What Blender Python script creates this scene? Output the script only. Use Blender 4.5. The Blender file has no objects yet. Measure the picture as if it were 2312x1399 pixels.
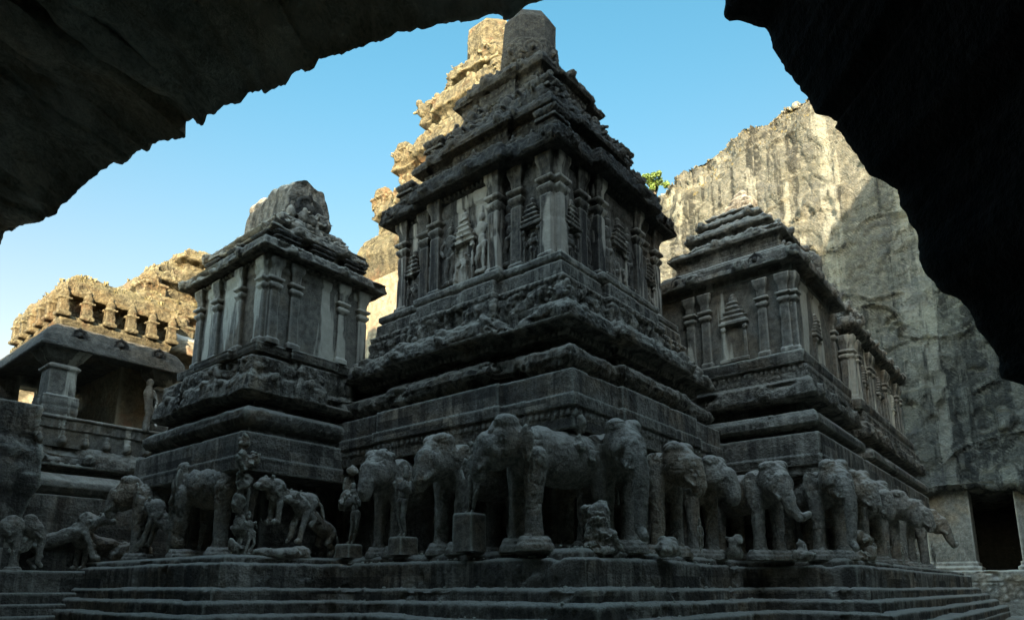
import bpy, bmesh, math, random
import numpy as np
from mathutils import Vector, Matrix
R_ = math.radians
C = bpy.context.scene
COL = C.collection
rng = random.Random(7)

# ------------------------------------------------------------------ camera
FX, FY = .774, .633
cam_d = bpy.data.cameras.new('camera')
cam = bpy.data.objects.new('camera', cam_d); COL.objects.link(cam)
cam_d.sensor_width = 36; cam_d.lens = 36 * 1528 / 2312.
cam_d.shift_y = (1016 - 699.5) / 2312.
cam_d.clip_end = 2000; cam_d.clip_start = .05
PITCH = math.atan(310 / 1528.)
cam.location = (0, 0, 1.6)
cam.rotation_euler = (math.pi / 2 + PITCH, 0, math.atan2(FY, FX) - math.pi / 2)
C.camera = cam

# ------------------------------------------------------------------ sky, sun, exposure
SUN_T = Vector((1, .8, -.4)).normalized()          # way the light travels
elev = math.asin(-SUN_T.z)
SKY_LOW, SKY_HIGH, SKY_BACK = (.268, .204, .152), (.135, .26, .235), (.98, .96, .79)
W = bpy.data.worlds.new('World'); C.world = W; W.use_nodes = True
nt = W.node_tree; nt.nodes.clear()
o_ = nt.nodes.new('ShaderNodeOutputWorld'); b_ = nt.nodes.new('ShaderNodeBackground')
s_ = nt.nodes.new('ShaderNodeTexSky'); s_.sky_type = 'NISHITA'; s_.sun_disc = False
s_.sun_elevation = elev
s_.sun_rotation = math.atan2(-SUN_T.x, -SUN_T.y)
s_.air_density = 1.0; s_.dust_density = .5; s_.ozone_density = 1.0; s_.altitude = 300
b_.inputs['Strength'].default_value = .15
# direction tint added: sky darkened over the court, bright elsewhere to light shaded stone
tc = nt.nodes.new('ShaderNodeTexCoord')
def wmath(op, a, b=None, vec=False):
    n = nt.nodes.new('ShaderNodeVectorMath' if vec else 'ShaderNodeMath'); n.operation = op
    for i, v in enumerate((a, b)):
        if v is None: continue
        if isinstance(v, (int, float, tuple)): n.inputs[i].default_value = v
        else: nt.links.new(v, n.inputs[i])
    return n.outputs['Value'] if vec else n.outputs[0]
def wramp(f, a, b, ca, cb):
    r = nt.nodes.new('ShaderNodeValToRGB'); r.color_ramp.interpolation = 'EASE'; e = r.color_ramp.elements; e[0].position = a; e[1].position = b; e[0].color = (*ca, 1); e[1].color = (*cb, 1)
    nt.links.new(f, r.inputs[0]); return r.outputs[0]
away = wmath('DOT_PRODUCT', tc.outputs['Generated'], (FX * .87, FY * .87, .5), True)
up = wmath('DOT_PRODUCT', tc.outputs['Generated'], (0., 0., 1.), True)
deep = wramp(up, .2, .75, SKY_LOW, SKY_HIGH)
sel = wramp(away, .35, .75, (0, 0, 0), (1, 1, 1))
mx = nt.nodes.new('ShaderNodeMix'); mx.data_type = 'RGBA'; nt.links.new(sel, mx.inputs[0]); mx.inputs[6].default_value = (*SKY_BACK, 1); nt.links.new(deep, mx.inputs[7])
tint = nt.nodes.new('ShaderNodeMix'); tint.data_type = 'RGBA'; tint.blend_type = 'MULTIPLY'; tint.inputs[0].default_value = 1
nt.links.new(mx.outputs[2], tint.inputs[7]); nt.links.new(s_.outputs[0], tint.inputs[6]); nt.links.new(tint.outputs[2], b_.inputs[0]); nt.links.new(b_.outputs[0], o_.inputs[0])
sd = bpy.data.lights.new('sun', 'SUN'); sun = bpy.data.objects.new('sun', sd); COL.objects.link(sun)
sd.energy = 2.0; sd.angle = R_(.5); sd.color = (1, .86, .62)
sun.location = (-20, -20, 60)
sun.rotation_euler = SUN_T.to_track_quat('-Z', 'Y').to_euler()
C.view_settings.view_transform = 'Standard'; C.view_settings.look = 'None'
C.view_settings.exposure = 3.36
C.cycles.diffuse_bounces = 6; C.cycles.max_bounces = 10; C.view_settings.gamma = 1

# ------------------------------------------------------------------ noise in numpy
def _h(ix, iy, iz, seed=0):
    n = (ix.astype(np.int64) * 374761393 + iy.astype(np.int64) * 668265263 + iz.astype(np.int64) * 2147483647 // 7 + seed * 1274126177) & 0xffffffff
    n = ((n ^ (n >> 13)) * 1274126177) & 0xffffffff
    n = ((n ^ (n >> 16)) * 2246822519) & 0xffffffff
    return ((n ^ (n >> 15)) & 0xffffff) / 16777215.
def vn(P, f=1., seed=0):
    p = P * f; i = np.floor(p); t = p - i; t = t * t * (3 - 2 * t)
    ix, iy, iz = i[..., 0], i[..., 1], i[..., 2]; r = 0
    for a in (0, 1):
        wa = t[..., 0] if a else 1 - t[..., 0]
        for b in (0, 1):
            wb = t[..., 1] if b else 1 - t[..., 1]
            for c in (0, 1):
                wc = t[..., 2] if c else 1 - t[..., 2]
                r = r + wa * wb * wc * _h(ix + a, iy + b, iz + c, seed)
    return r * 2 - 1
def fbm(P, f=1., o=4, seed=0, g=.5):
    r = 0; a = 1.; s = 0
    for k in range(o):
        r = r + a * vn(P, f * 2.03 ** k, seed + k * 17); s += a; a *= g
    return r / s
def worley(u, v, seed=0):
    iu = np.floor(u); iv = np.floor(v); F1 = np.full(u.shape, 9.); F2 = F1.copy(); z = np.zeros(u.shape)
    for a in (-1, 0, 1):
        for b in (-1, 0, 1):
            cu = iu + a; cv = iv + b
            d = np.hypot(cu + .15 + .7 * _h(cu, cv, z, seed) - u, cv + .15 + .7 * _h(cu, cv, z, seed + 5) - v)
            F2 = np.where(d < F1, F1, np.minimum(F2, d)); F1 = np.minimum(F1, d)
    return F1, F2
def sst(a, b, x):
    t = np.clip((x - a) / (b - a), 0, 1); return t * t * (3 - 2 * t)

# ------------------------------------------------------------------ objects
def tag(o, label=None, cat=None, group=None, kind=None):
    if label: o['label'] = label
    if cat: o['category'] = cat
    if group: o['group'] = group
    if kind: o['kind'] = kind
    return o
def thing(name, label, cat, loc=(0, 0, 0), rz=0, group=None):
    o = bpy.data.objects.new(name, None); COL.objects.link(o); o.location = loc; o.rotation_euler = (0, 0, rz)
    o.empty_display_size = .1
    return tag(o, label, cat, group)
def root_loc(p):
    v = Vector((0, 0, 0))
    while p is not None: v += p.location; p = p.parent
    return v
def mesh_np(name, V, Q, mat, parent=None, smooth=True, world=True, tris=None, ngons=None):
    V = np.asarray(V, float).reshape(-1, 3)
    if parent is not None and world: V = V - np.array(root_loc(parent))
    Q = np.asarray(Q, np.int32).reshape(-1, 4)
    m = bpy.data.meshes.new(name)
    extra = ngons or []
    nl = Q.size + sum(len(e) for e in extra); nf = len(Q) + len(extra)
    m.vertices.add(len(V)); m.vertices.foreach_set('co', V.astype(np.float32).ravel())
    m.loops.add(nl); li = Q.ravel().tolist()
    for e in extra: li += list(e)
    m.loops.foreach_set('vertex_index', li)
    m.polygons.add(nf)
    ls = list(range(0, Q.size, 4)); k = Q.size
    for e in extra: ls.append(k); k += len(e)
    m.polygons.foreach_set('loop_start', ls)
    m.polygons.foreach_set('use_smooth', [smooth] * len(Q) + [False] * len(extra))
    m.update(calc_edges=True); m.validate()
    m.materials.append(mat)
    o = bpy.data.objects.new(name, m); COL.objects.link(o)
    if parent is not None: o.parent = parent
    return o
def grid_quads(nr, nc, wrap=False):
    r = np.arange(nr - 1)[:, None]; c = np.arange(nc if wrap else nc - 1)[None, :]
    c2 = (c + 1) % nc
    a = r * nc + c; b = r * nc + c2; d = (r + 1) * nc + c; e = (r + 1) * nc + c2
    return np.stack([a, b, e, d], -1).reshape(-1, 4)

# ------------------------------------------------------------------ materials
def mat_stone(name, dark, light, plaster=None, p_amt=.5, dust=None, d_amt=.6, streak=.5, rough=.9, bump=.04, scale=1., spot=None, blocks=False, zs=.13, hard=.18, fine=.55, wear=.75, hue=(1.14, .95, .76)):
    m = bpy.data.materials.new(name); m.use_nodes = True; t = m.node_tree; N = t.nodes; L = t.links
    bs = N['Principled BSDF']; bs.inputs['Roughness'].default_value = rough
    bs.inputs['Specular IOR Level'].default_value = .25
    geo = N.new('ShaderNodeNewGeometry')
    def noise(s, d=6, r=.6, vec=None, dist=0.):
        n = N.new('ShaderNodeTexNoise'); n.inputs['Scale'].default_value = s; n.inputs['Detail'].default_value = d
        n.inputs['Roughness'].default_value = r; n.inputs['Distortion'].default_value = dist
        L.new(vec or geo.outputs['Position'], n.inputs['Vector']); return n.outputs['Fac']
    def ramp(f, a, b, ca=(0, 0, 0, 1), cb=(1, 1, 1, 1)):
        r = N.new('ShaderNodeValToRGB'); r.color_ramp.elements[0].position = a; r.color_ramp.elements[1].position = b
        r.color_ramp.elements[0].color = ca; r.color_ramp.elements[1].color = cb; L.new(f, r.inputs[0]); return r.outputs[0]
    def mix(f, a, b, mode='MIX'):
        x = N.new('ShaderNodeMix'); x.data_type = 'RGBA'; x.blend_type = mode
        if isinstance(f, float): x.inputs[0].default_value = f
        else: L.new(f, x.inputs[0])
        for i, v in ((6, a), (7, b)):
            if isinstance(v, tuple): x.inputs[i].default_value = (*v[:3], 1)
            else: L.new(v, x.inputs[i])
        return x.outputs[2]
    mp = N.new('ShaderNodeMapping'); L.new(geo.outputs['Position'], mp.inputs[0]); mp.inputs['Scale'].default_value = (1, 1, zs)
    n1 = noise(.7 * scale, 7, .65); n2 = noise(4.5 * scale, 6, .7); n3 = noise(22 * scale, 4, .7); ns = noise(2.2 * scale, 6, .65, mp.outputs[0])
    col = mix(ramp(n1, .36, .66), dark, light)
    col = mix(ramp(n2, .35, .7), col, mix(.5, light, dark), 'MIX') if False else mix(fine, col, mix(ramp(n2, .38, .64), tuple(.6 * c for c in dark), tuple(1.45 * c for c in light)))
    col = mix(ramp(n3, .45, .62, (.0, .0, .0, 1), (.45, .45, .45, 1)), col, tuple(.45 * c for c in dark))
    if streak:
        col = mix(ramp(ns, .5, .5 + hard, (0, 0, 0, 1), (streak, streak, streak, 1)), col, tuple(.4 * c for c in dark))
        ns2 = noise(1.7 * scale, 5, .6, mp.outputs[0], .3)
        col = mix(ramp(ns2, .56, .56 + hard, (0, 0, 0, 1), (streak * .8,) * 3 + (1,)), col, tuple(1.7 * c for c in light))
    if blocks:
        vm = N.new('ShaderNodeVectorMath'); vm.operation = 'MULTIPLY'; L.new(geo.outputs['Position'], vm.inputs[0]); vm.inputs[1].default_value = (.61, .61, 2.1)
        vf = N.new('ShaderNodeVectorMath'); vf.operation = 'FLOOR'; L.new(vm.outputs[0], vf.inputs[0]); wn = N.new('ShaderNodeTexWhiteNoise'); L.new(vf.outputs[0], wn.inputs[0])
        col = mix(ramp(wn.outputs[0], .35, 1., (0, 0, 0, 1), (.8, .8, .8, 1)), col, tuple(.3 * c for c in dark))
    if spot: col = mix(ramp(noise(1.1 * scale, 5, .6, None, .4), .55, .66, (0, 0, 0, 1), (.8, .8, .8, 1)), col, spot)
    bt = mix(1., col, hue, 'MULTIPLY'); col = mix(ramp(noise(.33 * scale, 4, .6, None, .5), .5, .62, (0, 0, 0, 1), (.75, .75, .75, 1)), col, bt)
    if plaster:
        pm = ramp(noise(.75 * scale, 5, .55, mp.outputs[0] if streak else None, .3), 1 - p_amt, 1 - p_amt + .025)
        pc = mix(ramp(n2, .3, .7), plaster, tuple(.7 * c for c in plaster))
        col = mix(pm, col, pc)
    if dust:
        sx = N.new('ShaderNodeSeparateXYZ'); L.new(geo.outputs['Normal'], sx.inputs[0])
        ma = N.new('ShaderNodeMath'); ma.operation = 'MULTIPLY_ADD'; L.new(n2, ma.inputs[0]); ma.inputs[1].default_value = .5; L.new(sx.outputs[2], ma.inputs[2])
        col = mix(ramp(ma.outputs[0], .55, 1.05, (0, 0, 0, 1), (d_amt, d_amt, d_amt, 1)), col, dust)
    if wear:   # rubbed, paler arrises
        col = mix(ramp(geo.outputs['Pointiness'], .51, .6, (0, 0, 0, 1), (wear, wear, wear, 1)), col, tuple(min(.75, 2.1 * c) for c in light))
    L.new(col, bs.inputs['Base Color'])
    # fine relief
    ad = N.new('ShaderNodeMath'); ad.operation = 'ADD'; L.new(n2, ad.inputs[0]); L.new(n3, ad.inputs[1])
    vo = N.new('ShaderNodeTexVoronoi'); vo.inputs['Scale'].default_value = 9 * scale; vo.distance = 'EUCLIDEAN'; L.new(geo.outputs['Position'], vo.inputs['Vector'])
    ad2 = N.new('ShaderNodeMath'); ad2.operation = 'MULTIPLY_ADD'; L.new(vo.outputs['Distance'], ad2.inputs[0]); ad2.inputs[1].default_value = .5; L.new(ad.outputs[0], ad2.inputs[2])
    bp = N.new('ShaderNodeBump'); bp.inputs['Distance'].default_value = bump; bp.inputs['Strength'].default_value = .8
    L.new(ad2.outputs[0], bp.inputs['Height']); L.new(bp.outputs[0], bs.inputs['Normal'])
    return m
DUST = (.6, .55, .45)
M = {}
M['base'] = mat_stone('dark_basalt', (.2, .17, .13), (.385, .335, .262), dust=DUST, d_amt=1., streak=.8, hard=.1, blocks=True, bump=.35)
M['tower'] = mat_stone('carved_basalt', (.105, .09, .068), (.34, .295, .228), dust=(.62, .55, .43), d_amt=.9, streak=.8, hard=.1, bump=.4)
M['wall'] = mat_stone('plastered_wall', (.05, .042, .033), (.13, .11, .085), plaster=(.46, .39, .3), p_amt=.44, dust=DUST, streak=.8, hard=.1, bump=.04)
M['wall_l'] = mat_stone('plastered_pale_wall', (.11, .096, .074), (.21, .187, .148), plaster=(.52, .465, .36), p_amt=.46, dust=DUST, streak=.3, bump=.02)
M['upper'] = mat_stone('weathered_upper_stone', (.027, .023, .018), (.085, .075, .06), dust=(.15, .135, .11), d_amt=.6, streak=.5, bump=.35)
M['statue'] = mat_stone('carved_statue_stone', (.19, .162, .124), (.40, .345, .27), dust=(.66, .58, .47), d_amt=.75, streak=.3, bump=.12, scale=1.3)
M['ochre'] = mat_stone('weathered_ochre_stone', (.06, .05, .03), (.2, .165, .095), dust=(.2, .165, .07), d_amt=.5, streak=.5, bump=.3, spot=(.18, .11, .06))
M['cream'] = mat_stone('cream_plaster', (.18, .145, .095), (.29, .245, .165), dust=DUST, streak=.3, bump=.02, spot=(.22, .13, .08))
M['cliff'] = mat_stone('quarried_cliff', (.118, .113, .09), (.2, .186, .145), plaster=None, dust=(.16, .13, .075), d_amt=.6, streak=1., bump=.9, scale=.42, spot=(.13, .125, .11), zs=.045, hard=.06, fine=.35, hue=(1.0, 1.0, .93))
M['cave'] = mat_stone('cave_rock', (.3, .25, .18), (.62, .55, .43), streak=0, bump=.1, scale=.6, wear=0, fine=.3, spot=(.72, .66, .56), rough=.8)
M['gallery'] = mat_stone('gallery_stone', (.17, .152, .12), (.30, .27, .215), dust=DUST, streak=.4, bump=.03)
M['roof'] = mat_stone('plain_roof_stone', (.09, .082, .066), (.17, .155, .125), streak=.4, bump=.2, wear=.4)
M['shade_black'] = mat_stone('shade_blackened_rock', (.012, .01, .008), (.028, .024, .02), streak=0, bump=.08, scale=.6)  # near-black rock colour, deep shade painted into cave side and gallery interior
M['ground'] = mat_stone('dusty_ground', (.28, .26, .21), (.42, .39, .32), streak=0, bump=.03)
def mat_leaf(name, c):
    m = bpy.data.materials.new(name); m.use_nodes = True; b = m.node_tree.nodes['Principled BSDF']
    n = m.node_tree.nodes.new('ShaderNodeTexNoise'); n.inputs['Scale'].default_value = 3
    r = m.node_tree.nodes.new('ShaderNodeValToRGB'); r.color_ramp.elements[0].color = (*[.6 * x for x in c], 1); r.color_ramp.elements[1].color = (*[1.3 * x for x in c], 1)
    m.node_tree.links.new(n.outputs[0], r.inputs[0]); m.node_tree.links.new(r.outputs[0], b.inputs['Base Color'])
    b.inputs['Roughness'].default_value = .7
    return m
M['grass'] = mat_leaf('dry_grass', (.13, .1, .035)); M['leaf'] = mat_leaf('leaf', (.1, .15, .025)); M['bark'] = mat_leaf('bark', (.12, .09, .06))

# ------------------------------------------------------------------ relief patterns
def relief(kind, S, T, h, P, seed=0):
    """height in metres over a strip; S metres along, T 0..1 across, h strip height"""
    z = np.zeros(S.shape); t = T * h
    env = sst(0, .12, T) * sst(0, .12, 1 - T)
    if kind == 'fig':
        F1, F2 = worley(S / .34 + seed * 3.1, t / .42, seed); z = .16 * np.clip(.8 - F1 * 1.2, -.25, 1)
        G1, G2 = worley(S / .13, t / .15, seed + 3); z = z + .07 * (.6 - G1)
        z = (z - .02) * (.35 + .65 * env)
    elif kind == 'fine':
        G1, G2 = worley(S / .17, t / .15, seed); z = .075 * (.65 - G1) * 1.2
    elif kind == 'kudu':
        sp = 1.55; n = np.floor(S / sp); ds = S - (n + .5) * sp; rr = min(.34, h * .42)
        r = np.hypot(ds, (t - h * .45)); j = _h(n, n * 0, n * 0 + seed, 3)
        z = .1 * np.exp(-((r - rr * .8) / .05) ** 2) + .08 * np.exp(-((r - rr * .4) / .04) ** 2) + .05 * np.exp(-(r / .06) ** 2)
        z = z * (j > .25) + .02 * (r < rr)
        G1, G2 = worley(S / .13, t / .12, seed + 9); z = z + .05 * (.6 - G1) * (.35 + .65 * sst(rr * 2.4, rr * .8, r))
    elif kind == 'dent':
        z = .05 * (np.abs(((S / .2) % 1) - .5) < .28) * env
    elif kind == 'line':
        z = -.03 * (np.abs(((t / .14) % 1) - .5) < .13)
    elif kind == 'block':
        n = S / 1.7 + .37 * _h(np.floor(P[..., 2] / .5), S * 0, S * 0, seed)
        z = -.022 * sst(.016, .004, np.abs((n % 1) - .5)) + .012 * (_h(np.floor(n + .5), S * 0, S * 0, seed) - .5)
    elif kind == 'pots':
        sp = .72; ds = S - (np.floor(S / sp) + .5) * sp
        z = .24 * np.sqrt(np.clip(1 - (ds / .14) ** 2 - ((t - h * .35) / (h * .3)) ** 2, 0, 1)) + .1 * (np.abs(ds) < .07) * (t > h * .5)
        G1, G2 = worley(S / .1, t / .1, seed + 9); z = z + .03 * (.5 - G1) * (np.abs(ds) < .16)
    elif kind == 'rosette':
        sp = .72; ds = S - (np.floor(S / sp) + .5) * sp; r = np.hypot(ds, t - h * .5)
        z = .06 * np.exp(-((r - .15) / .03) ** 2) + .05 * np.exp(-(r / .05) ** 2) - .02 * (r < .2) + .03 * (np.abs(ds) > .31)
    return z

def poly_offset(plan, off):
    P = np.array(plan, float); n = len(P)
    E = np.roll(P, -1, 0) - P; Nn = np.stack([E[:, 1], -E[:, 0]], 1); Nn /= np.linalg.norm(Nn, axis=1)[:, None]
    Np = np.roll(Nn, 1, 0); mt = (Nn + Np) / (1 + (Nn * Np).sum(1))[:, None]
    return P + mt * off
def loft(name, plan, prof, mat, parent=None, ds=.07, seed=0, er=1., world=True, cap=True, eye=(0, 0), coarse=.6, bottom=False):
    """walls and mouldings around a plan: prof = [(offset, z, relief kind), ...] bottom to top"""
    plan = [tuple(map(float, p)) for p in plan]; n = len(plan)
    P0 = np.array(plan); E = np.roll(P0, -1, 0) - P0; Ln = np.linalg.norm(E, axis=1)
    ts = []
    for i in range(n):
        nx, ny = E[i][1], -E[i][0]; mid = P0[i] + E[i] / 2
        vis = eye is None or (nx * (eye[0] - mid[0]) + ny * (eye[1] - mid[1])) > 0
        k = max(1, int(Ln[i] / (ds if vis else coarse)))
        for j in range(k): ts.append((i, j / k))
    ei = np.array([a for a, b in ts]); tt = np.array([b for a, b in ts]); Sv = tt * Ln[ei]
    rows = []; info = []
    for a, b in zip(prof[:-1], prof[1:]):
        L = math.hypot(b[0] - a[0], b[1] - a[1]); k = max(1, int(round(L / ds)))
        for j in range(k):
            u = j / k; rows.append((a[0] + (b[0] - a[0]) * u, a[1] + (b[1] - a[1]) * u)); info.append((a[2], u, L))
    rows.append(prof[-1][:2]); info.append(('plain', 1, 1))
    nr, nc = len(rows), len(ts); G = np.zeros((nr, nc, 3))
    for r, (off, z) in enumerate(rows):
        Q = poly_offset(plan, off); Qn = np.roll(Q, -1, 0)
        G[r, :, :2] = Q[ei] * (1 - tt)[:, None] + Qn[ei] * tt[:, None]; G[r, :, 2] = z
    dS = np.roll(G, -1, 1) - np.roll(G, 1, 1)
    dT = np.zeros_like(G); dT[1:-1] = G[2:] - G[:-2]; dT[0] = G[1] - G[0]; dT[-1] = G[-1] - G[-2]
    Nn = np.cross(dS, dT); Nn /= np.maximum(np.linalg.norm(Nn, axis=2), 1e-9)[..., None]
    H = np.zeros((nr, nc)); W3 = G + seed * 13.7
    kinds = sorted(set(i[0] for i in info))
    for kd in kinds:
        idx = np.array([q for q, i in enumerate(info) if i[0] == kd])
        T = np.array([info[q][1] for q in idx])[:, None] * np.ones((1, nc)); hh = np.array([info[q][2] for q in idx])[:, None]
        S = Sv[None, :] * np.ones((len(idx), 1))
        if kd in ('kudu', 'fig', 'fine', 'dent', 'line', 'block', 'pots', 'rosette'):
            for hv in sorted(set(hh.ravel().tolist())):
                mk = np.where(hh.ravel() == hv)[0]
                H[idx[mk]] += relief(kd, S[mk] + (ei[None, :] * 3.3), T[mk], hv, G[idx[mk]], seed)
        amp = {'fig': .03, 'fine': .025, 'rough': .09, 'bite': .05, 'kudu': .035, 'plain': .014, 'block': .012, 'wall': .01, 'smooth': .004}.get(kd, .012) * er
        H[idx] += amp * fbm(W3[idx], 2.3, 4, seed)
        if kd in ('bite', 'kudu', 'rough', 'fig'):
            k_ = {'bite': .34, 'kudu': .22, 'rough': .2, 'fig': .12}[kd] * er
            H[idx] -= k_ * sst(.12, .5, fbm(W3[idx], .75, 3, seed + 40))
            H[idx] += .05 * er * fbm(W3[idx], 6.5, 3, seed + 4)
        if er > 1.5 and kd in ('plain', 'block'): H[idx] += .05 * fbm(W3[idx], .4, 2, seed + 70) + .025 * fbm(W3[idx], 5, 3, seed + 71)
        if kd in ('plain', 'block', 'line'):
            H[idx] -= .05 * er * sst(.25, .6, fbm(W3[idx], 1.6, 3, seed + 41))
    G = G + Nn * H[..., None]
    Q = grid_quads(nr, nc, True); ng = []
    if cap: ng.append(list(range((nr - 1) * nc, nr * nc)))
    if bottom: ng.append(list(range(nc))[::-1])
    return mesh_np(name, G, Q, mat, parent, world=world, ngons=ng)
def rect(x0, x1, y0, y1, bay=None, bd=.25):
    """plan of a block, counter-clockwise; bay = list of (centre fraction, half width) projecting by bd on the two seen faces"""
    if not bay: return [(x0, y0), (x1, y0), (x1, y1), (x0, y1)]
    p = [(x0, y0)]; lx, ly = x1 - x0, y1 - y0
    for c, w in bay: a = x0 + lx * (c - w); b = x0 + lx * (c + w); p += [(a, y0), (a, y0 - bd), (b, y0 - bd), (b, y0)]
    p += [(x1, y0), (x1, y1), (x0, y1)]
    for c, w in bay[::-1]: a = y0 + ly * (c + w); b = y0 + ly * (c - w); p += [(x0, a), (x0 - bd, a), (x0 - bd, b), (x0, b)]
    return p

# ------------------------------------------------------------------ fused solids (voxel remesh) for carved figures
def bm_ell(bm, c, r, rot=None):
    m = Matrix.Translation(c) @ (rot.to_4x4() if rot else Matrix()) @ Matrix.Diagonal((*r, 1))
    bmesh.ops.create_icosphere(bm, subdivisions=3, radius=1, matrix=m)
def bm_limb(bm, pts, seg=12):
    """tapering chain: pts = [(x,y,z,r), ...]"""
    for (a, b) in zip(pts[:-1], pts[1:]):
        A, B = Vector(a[:3]), Vector(b[:3]); d = B - A
        if d.length < 1e-5: continue
        m = Matrix.Translation((A + B) / 2) @ d.to_track_quat('Z', 'Y').to_matrix().to_4x4()
        bmesh.ops.create_cone(bm, cap_ends=True, segments=seg, radius1=a[3], radius2=b[3], depth=d.length, matrix=m)
    for p in pts: bmesh.ops.create_icosphere(bm, subdivisions=2, radius=p[3], matrix=Matrix.Translation(p[:3]))
def bm_box(bm, c, s, rot=None):
    m = Matrix.Translation(c) @ (rot.to_4x4() if rot else Matrix()) @ Matrix.Diagonal((*s, 1))
    bmesh.ops.create_cube(bm, size=1, matrix=m)
def fuse(name, bm, mat, parent=None, vox=.04, sm=3, noise=.012, nf=4., seed=0, chip=0.):
    me = bpy.data.meshes.new('tmp'); bm.to_mesh(me); bm.free()
    t = bpy.data.objects.new('tmp', me); COL.objects.link(t)
    r = t.modifiers.new('r', 'REMESH'); r.mode = 'VOXEL'; r.voxel_size = vox
    if sm: s = t.modifiers.new('s', 'SMOOTH'); s.iterations = sm; s.factor = .5
    dg = bpy.context.evaluated_depsgraph_get(); dg.update()
    m2 = bpy.data.meshes.new_from_object(t.evaluated_get(dg)); bpy.data.objects.remove(t); bpy.data.meshes.remove(me)
    n = len(m2.vertices); co = np.zeros(n * 3, np.float32); m2.vertices.foreach_get('co', co); co = co.reshape(-1, 3).astype(float)
    no = np.zeros(n * 3, np.float32); m2.vertices.foreach_get('normal', no); no = no.reshape(-1, 3)
    d = noise * fbm(co + seed * 7.7, nf, 4, seed)
    d = d - .03 * sst(.035, 0., np.abs(fbm(co + seed, 1.1, 3, seed + 3))) * (noise < .03)
    if chip: d = d - chip * sst(.1, .45, fbm(co + seed * 3.3, 2.2, 3, seed + 9))
    co = co + no * d[:, None]
    m2.vertices.foreach_set('co', co.astype(np.float32).ravel()); m2.polygons.foreach_set('use_smooth', [True] * len(m2.polygons)); m2.update()
    m2.name = name; m2.materials.clear(); m2.materials.append(mat)
    o = bpy.data.objects.new(name, m2); COL.objects.link(o)
    if parent is not None: o.parent = parent
    return o
def place(o, loc, rz=0, s=1., parent=None, rel=True):
    if parent is not None:
        o.parent = parent; loc = Vector(loc) - root_loc(parent)
    o.location = loc; o.rotation_euler = (0, 0, rz); o.scale = (s, s, s) if not isinstance(s, tuple) else s
    return o
def part_copy(src, loc, rz=0, s=1., parent=None):
    c = src.copy(); COL.objects.link(c); return place(c, loc, rz, s, parent)

# ================================================================== LARGE SETTING
def ridge_h(y):        # top of the cliff over the gallery: high towards -y, falling to the left of the picture
    return np.interp(y, [-40, -10, -5, -1, 3.4, 9.7, 10.1, 11.0, 11.6, 13.6, 18.7, 22.2, 24.6, 32, 60], [24, 24, 25, 31.5, 32.5, 20.6, 17.8, 17.6, 19.3, 19.1, 16.2, 13.3, 12.2, 11.6, 5])
def south_h(x): return np.interp(x, [-25, 4, 13, 16, 19, 23, 27.5, 31, 45, 60], [24, 24, 25, 33, 39.3, 41.5, 44.8, 47.8, 58, 62])

# ground: one sheet out to the horizon
g = np.concatenate([-np.geomspace(900, 60, 8), np.linspace(-55, 75, 66), np.geomspace(85, 900, 8)])
GX, GY = np.meshgrid(g, g); P = np.stack([GX, GY, GX * 0], -1); P[..., 2] = .05 * fbm(P, .6, 3) - .02
tag(mesh_np('ground', P, grid_quads(len(g), len(g)), M['ground']), kind='structure')

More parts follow.
